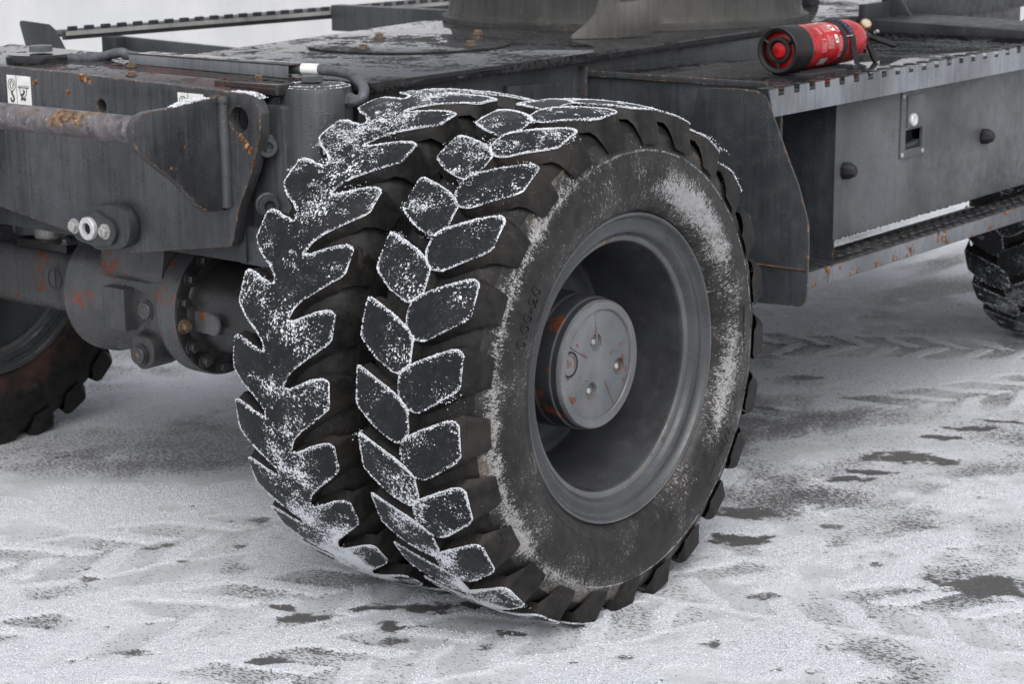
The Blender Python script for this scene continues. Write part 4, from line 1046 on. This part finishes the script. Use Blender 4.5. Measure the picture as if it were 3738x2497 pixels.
w3_ = ([], []); wrapquad(50, 58, .190, .199, rp+.0002, w3_); wrapquad(13, 20, .189, .195, rp+.0002, w3_); mobj('label_symbol', pmesh('label_symbol', *w3_), 'ink', EXT)
w4 = ([], []); wrapquad(-52, -30, .125, .160, rp, w4); mobj('label_grey_patch', pmesh('label_grey_patch', *w4), 'grey_print', EXT)
# valve head
vy = EY+.402
lathe('valve_body', [(0, .015), (.012, .015), (.014, .012), (.040, .012), (.042, .009), (.042, 0)], 'y', (EX, vy, EZ), 'black_plastic', EXT, 16, False)
gd = Vector((.62, -.50, .60)).normalized(); gu = gd.orthogonal().normalized(); gw = gd.cross(gu)
tube('gauge_stem', [(EX+.002, vy+.016, EZ+.006), (EX+.006, vy+.012, EZ+.030)], .006, 'brass', EXT, 10)
lathe('pressure_gauge', [(-.008, .011), (-.006, .0145), (.004, .0145), (.006, .0125), (.0045, .0115), (.0045, 0)], (gd, gu, gw), (EX+.008, vy+.010, EZ+.036), 'brass', EXT, 24, False)
lathe('gauge_face', [(.0052, .0112), (.0054, 0)], (gd, gu, gw), (EX+.008, vy+.010, EZ+.036), 'gauge_dial', EXT, 20, False)
def lever(name, a, b, w, th):
    a, b = Vector(a), Vector(b); d = (b-a); n = d.cross(Vector((0, 1, .3))).normalized(); s = d.normalized().cross(n)
    v = []
    for t, k in ((0, .7), (.35, 1.), (.9, 1.15), (1, .8)):
        for u_, q_ in ((-1, -1), (1, -1), (1, 1), (-1, 1)): v.append(a+d*t+s*u_*w*k+n*q_*th)
    f = [(0, 1, 2, 3), (15, 14, 13, 12)]
    for i in range(3):
        for k in range(4): f.append((i*4+k, i*4+(k+1) % 4, i*4+4+(k+1) % 4, i*4+4+k))
    bm = bmesh.new(); me = pmesh('t', v, f); bm.from_mesh(me); bmesh.ops.recalc_face_normals(bm, faces=bm.faces); bevel_bm(bm, .0012); mobj(name, bm_mesh(name, bm), 'black_plastic', EXT)
lever('carry_handle', (EX+.004, vy+.030, EZ+.004), (EX+.060, vy+.075, EZ-.020), .0085, .004)
lever('squeeze_lever', (EX+.006, vy+.018, EZ-.004), (EX+.034, vy+.022, EZ-.060), .0085, .004)
tube('safety_pin', [(EX+.02, vy+.036, EZ+.012), (EX+.030, vy+.034, EZ+.018)], .0045, 'zinc', EXT, 10)
tube('pull_ring', [(EX+.012+.012*math.cos(2*math.pi*k/16), vy-.006, EZ-.035+.014*math.sin(2*math.pi*k/16)) for k in range(17)], .0012, 'bolt_rust', EXT, 6)
lathe('discharge_nozzle', [(0, .008), (.03, .0075), (.03, 0)], (Vector((-.3, .2, -.9)).normalized(), Vector((.95, 0, -.3)), Vector((0, 1, 0))), (EX, vy+.025, EZ-.01), 'black_plastic', EXT, 12, False)
# cradle plate under it, part of the machine
box('extinguisher_cradle', (EX-.03, EY+.03, .9872), (EX+.075, EY+.29, .9925), 'paint', EXC, .001)
box('extinguisher_saddle', (EX-.03, EY+.05, .9923), (EX+.035, EY+.27, .9945), 'dark', EXC, .0008)

# strap
STR = empty('hook_strap', (EX, EY+.27, .99)); tag(STR, 'dark navy lettered strap wound round the red fire extinguisher', 'strap')
def band(name, f0, a0, a1, w, r, mat, tail=None):
    v = []; f = []; n = 40
    P = []
    for k in range(n+1):
        a = R_(a0+(a1-a0)*k/n); P.append((Vector((EX+r*math.cos(a), f0(k/n), EZ+r*math.sin(a))), Vector((math.cos(a), 0, math.sin(a)))))
    if tail:
        for q, nn in tail: P.append((Vector(q), Vector(nn).normalized()))
    for p, nn in P:
        for s, h in ((-1, 0), (1, 0), (1, .0014), (-1, .0014)): v.append(p+Vector((0, s*w/2, 0))+nn*h)
    m = len(P)
    for i in range(m-1):
        for k in range(4): f.append((i*4+k, i*4+(k+1) % 4, i*4+4+(k+1) % 4, i*4+4+k))
    f += [(3, 2, 1, 0), tuple(range((m-1)*4, m*4))]
    return mobj(name, pmesh(name, v, f, True), mat, STR)
zt = .9945
band('strap_loop', lambda t: EY+.222+.012*math.sin(t*3), -75, 205, .021, .0545, 'strap')
band('strap_free_end', lambda t: EY+.245+.020*t, 165, -8, .024, .0563, 'strap', [((EX+.060, EY+.268, EZ-.024), (1, 0, -.1)), ((EX+.064, EY+.271, EZ-.050), (1, 0, .2)), ((EX+.070, EY+.273, zt+.001), (.9, 0, .5)), ((EX+.085, EY+.274, zt-.004), (.1, 0, 1))])
me = text_me('STRIP', .026, .0004)
for v_ in me.vertices:
    a = R_(58)-v_.co.x*1.22/.0585; t = (165-math.degrees(a))/173
    v_.co = Vector((EX+(.0581+v_.co.z)*math.cos(a), EY+.245+.020*t+v_.co.y*.62, EZ+(.0581+v_.co.z)*math.sin(a)))
mobj('strap_lettering', me, 'strap_ink', STR)
tube('strap_buckle', [(EX+.0585*math.cos(R_(20)), EY+.248+q*.030, EZ+.0585*math.sin(R_(20))) for q in (-.5, .5)], .0014, 'grey_print', STR, 6)
box('strap_anchor', (EX+.045, EY+.200, .9872), (EX+.075, EY+.235, 1.0), 'strap', STR, .002)

# a little snow left on the machine
lp = []; lr = []
for _ in range(900):
    t = RNG.beta(2, 2); y = -.40+t*.105; lp.append((-.7185-RNG.random()*.020, y, np.interp(y, [-.40, -.295], [1.0075, 1.018])+abs(RNG.normal(0, .003))*math.sin(t*3.14))); lr.append(.0006+RNG.gamma(2, .0005))
for _ in range(500):
    a_ = RNG.random()*6.28; r_ = .045+.03*RNG.random()**.5; lp.append((NC[0]+r_*math.cos(a_), NC[1]+r_*math.sin(a_), 1.0375 if r_ < .066 else 1.034)); lr.append(.0004+RNG.gamma(2, .0003))
for _ in range(500):
    x_ = RNG.uniform(-.70, -.61); lp.append((x_, -.26+RNG.random()*.028, 1.0295-max(0, x_+.66)**2*4)); lr.append(.0004+RNG.gamma(2, .0003))
ls = granules('ledge_snow', np.array(lp), np.minimum(np.array(lr), .003), 'snow')
tag(ls, 'small scatter of white snow on the gusset edge and cylinder top', 'snow', kind='stuff')
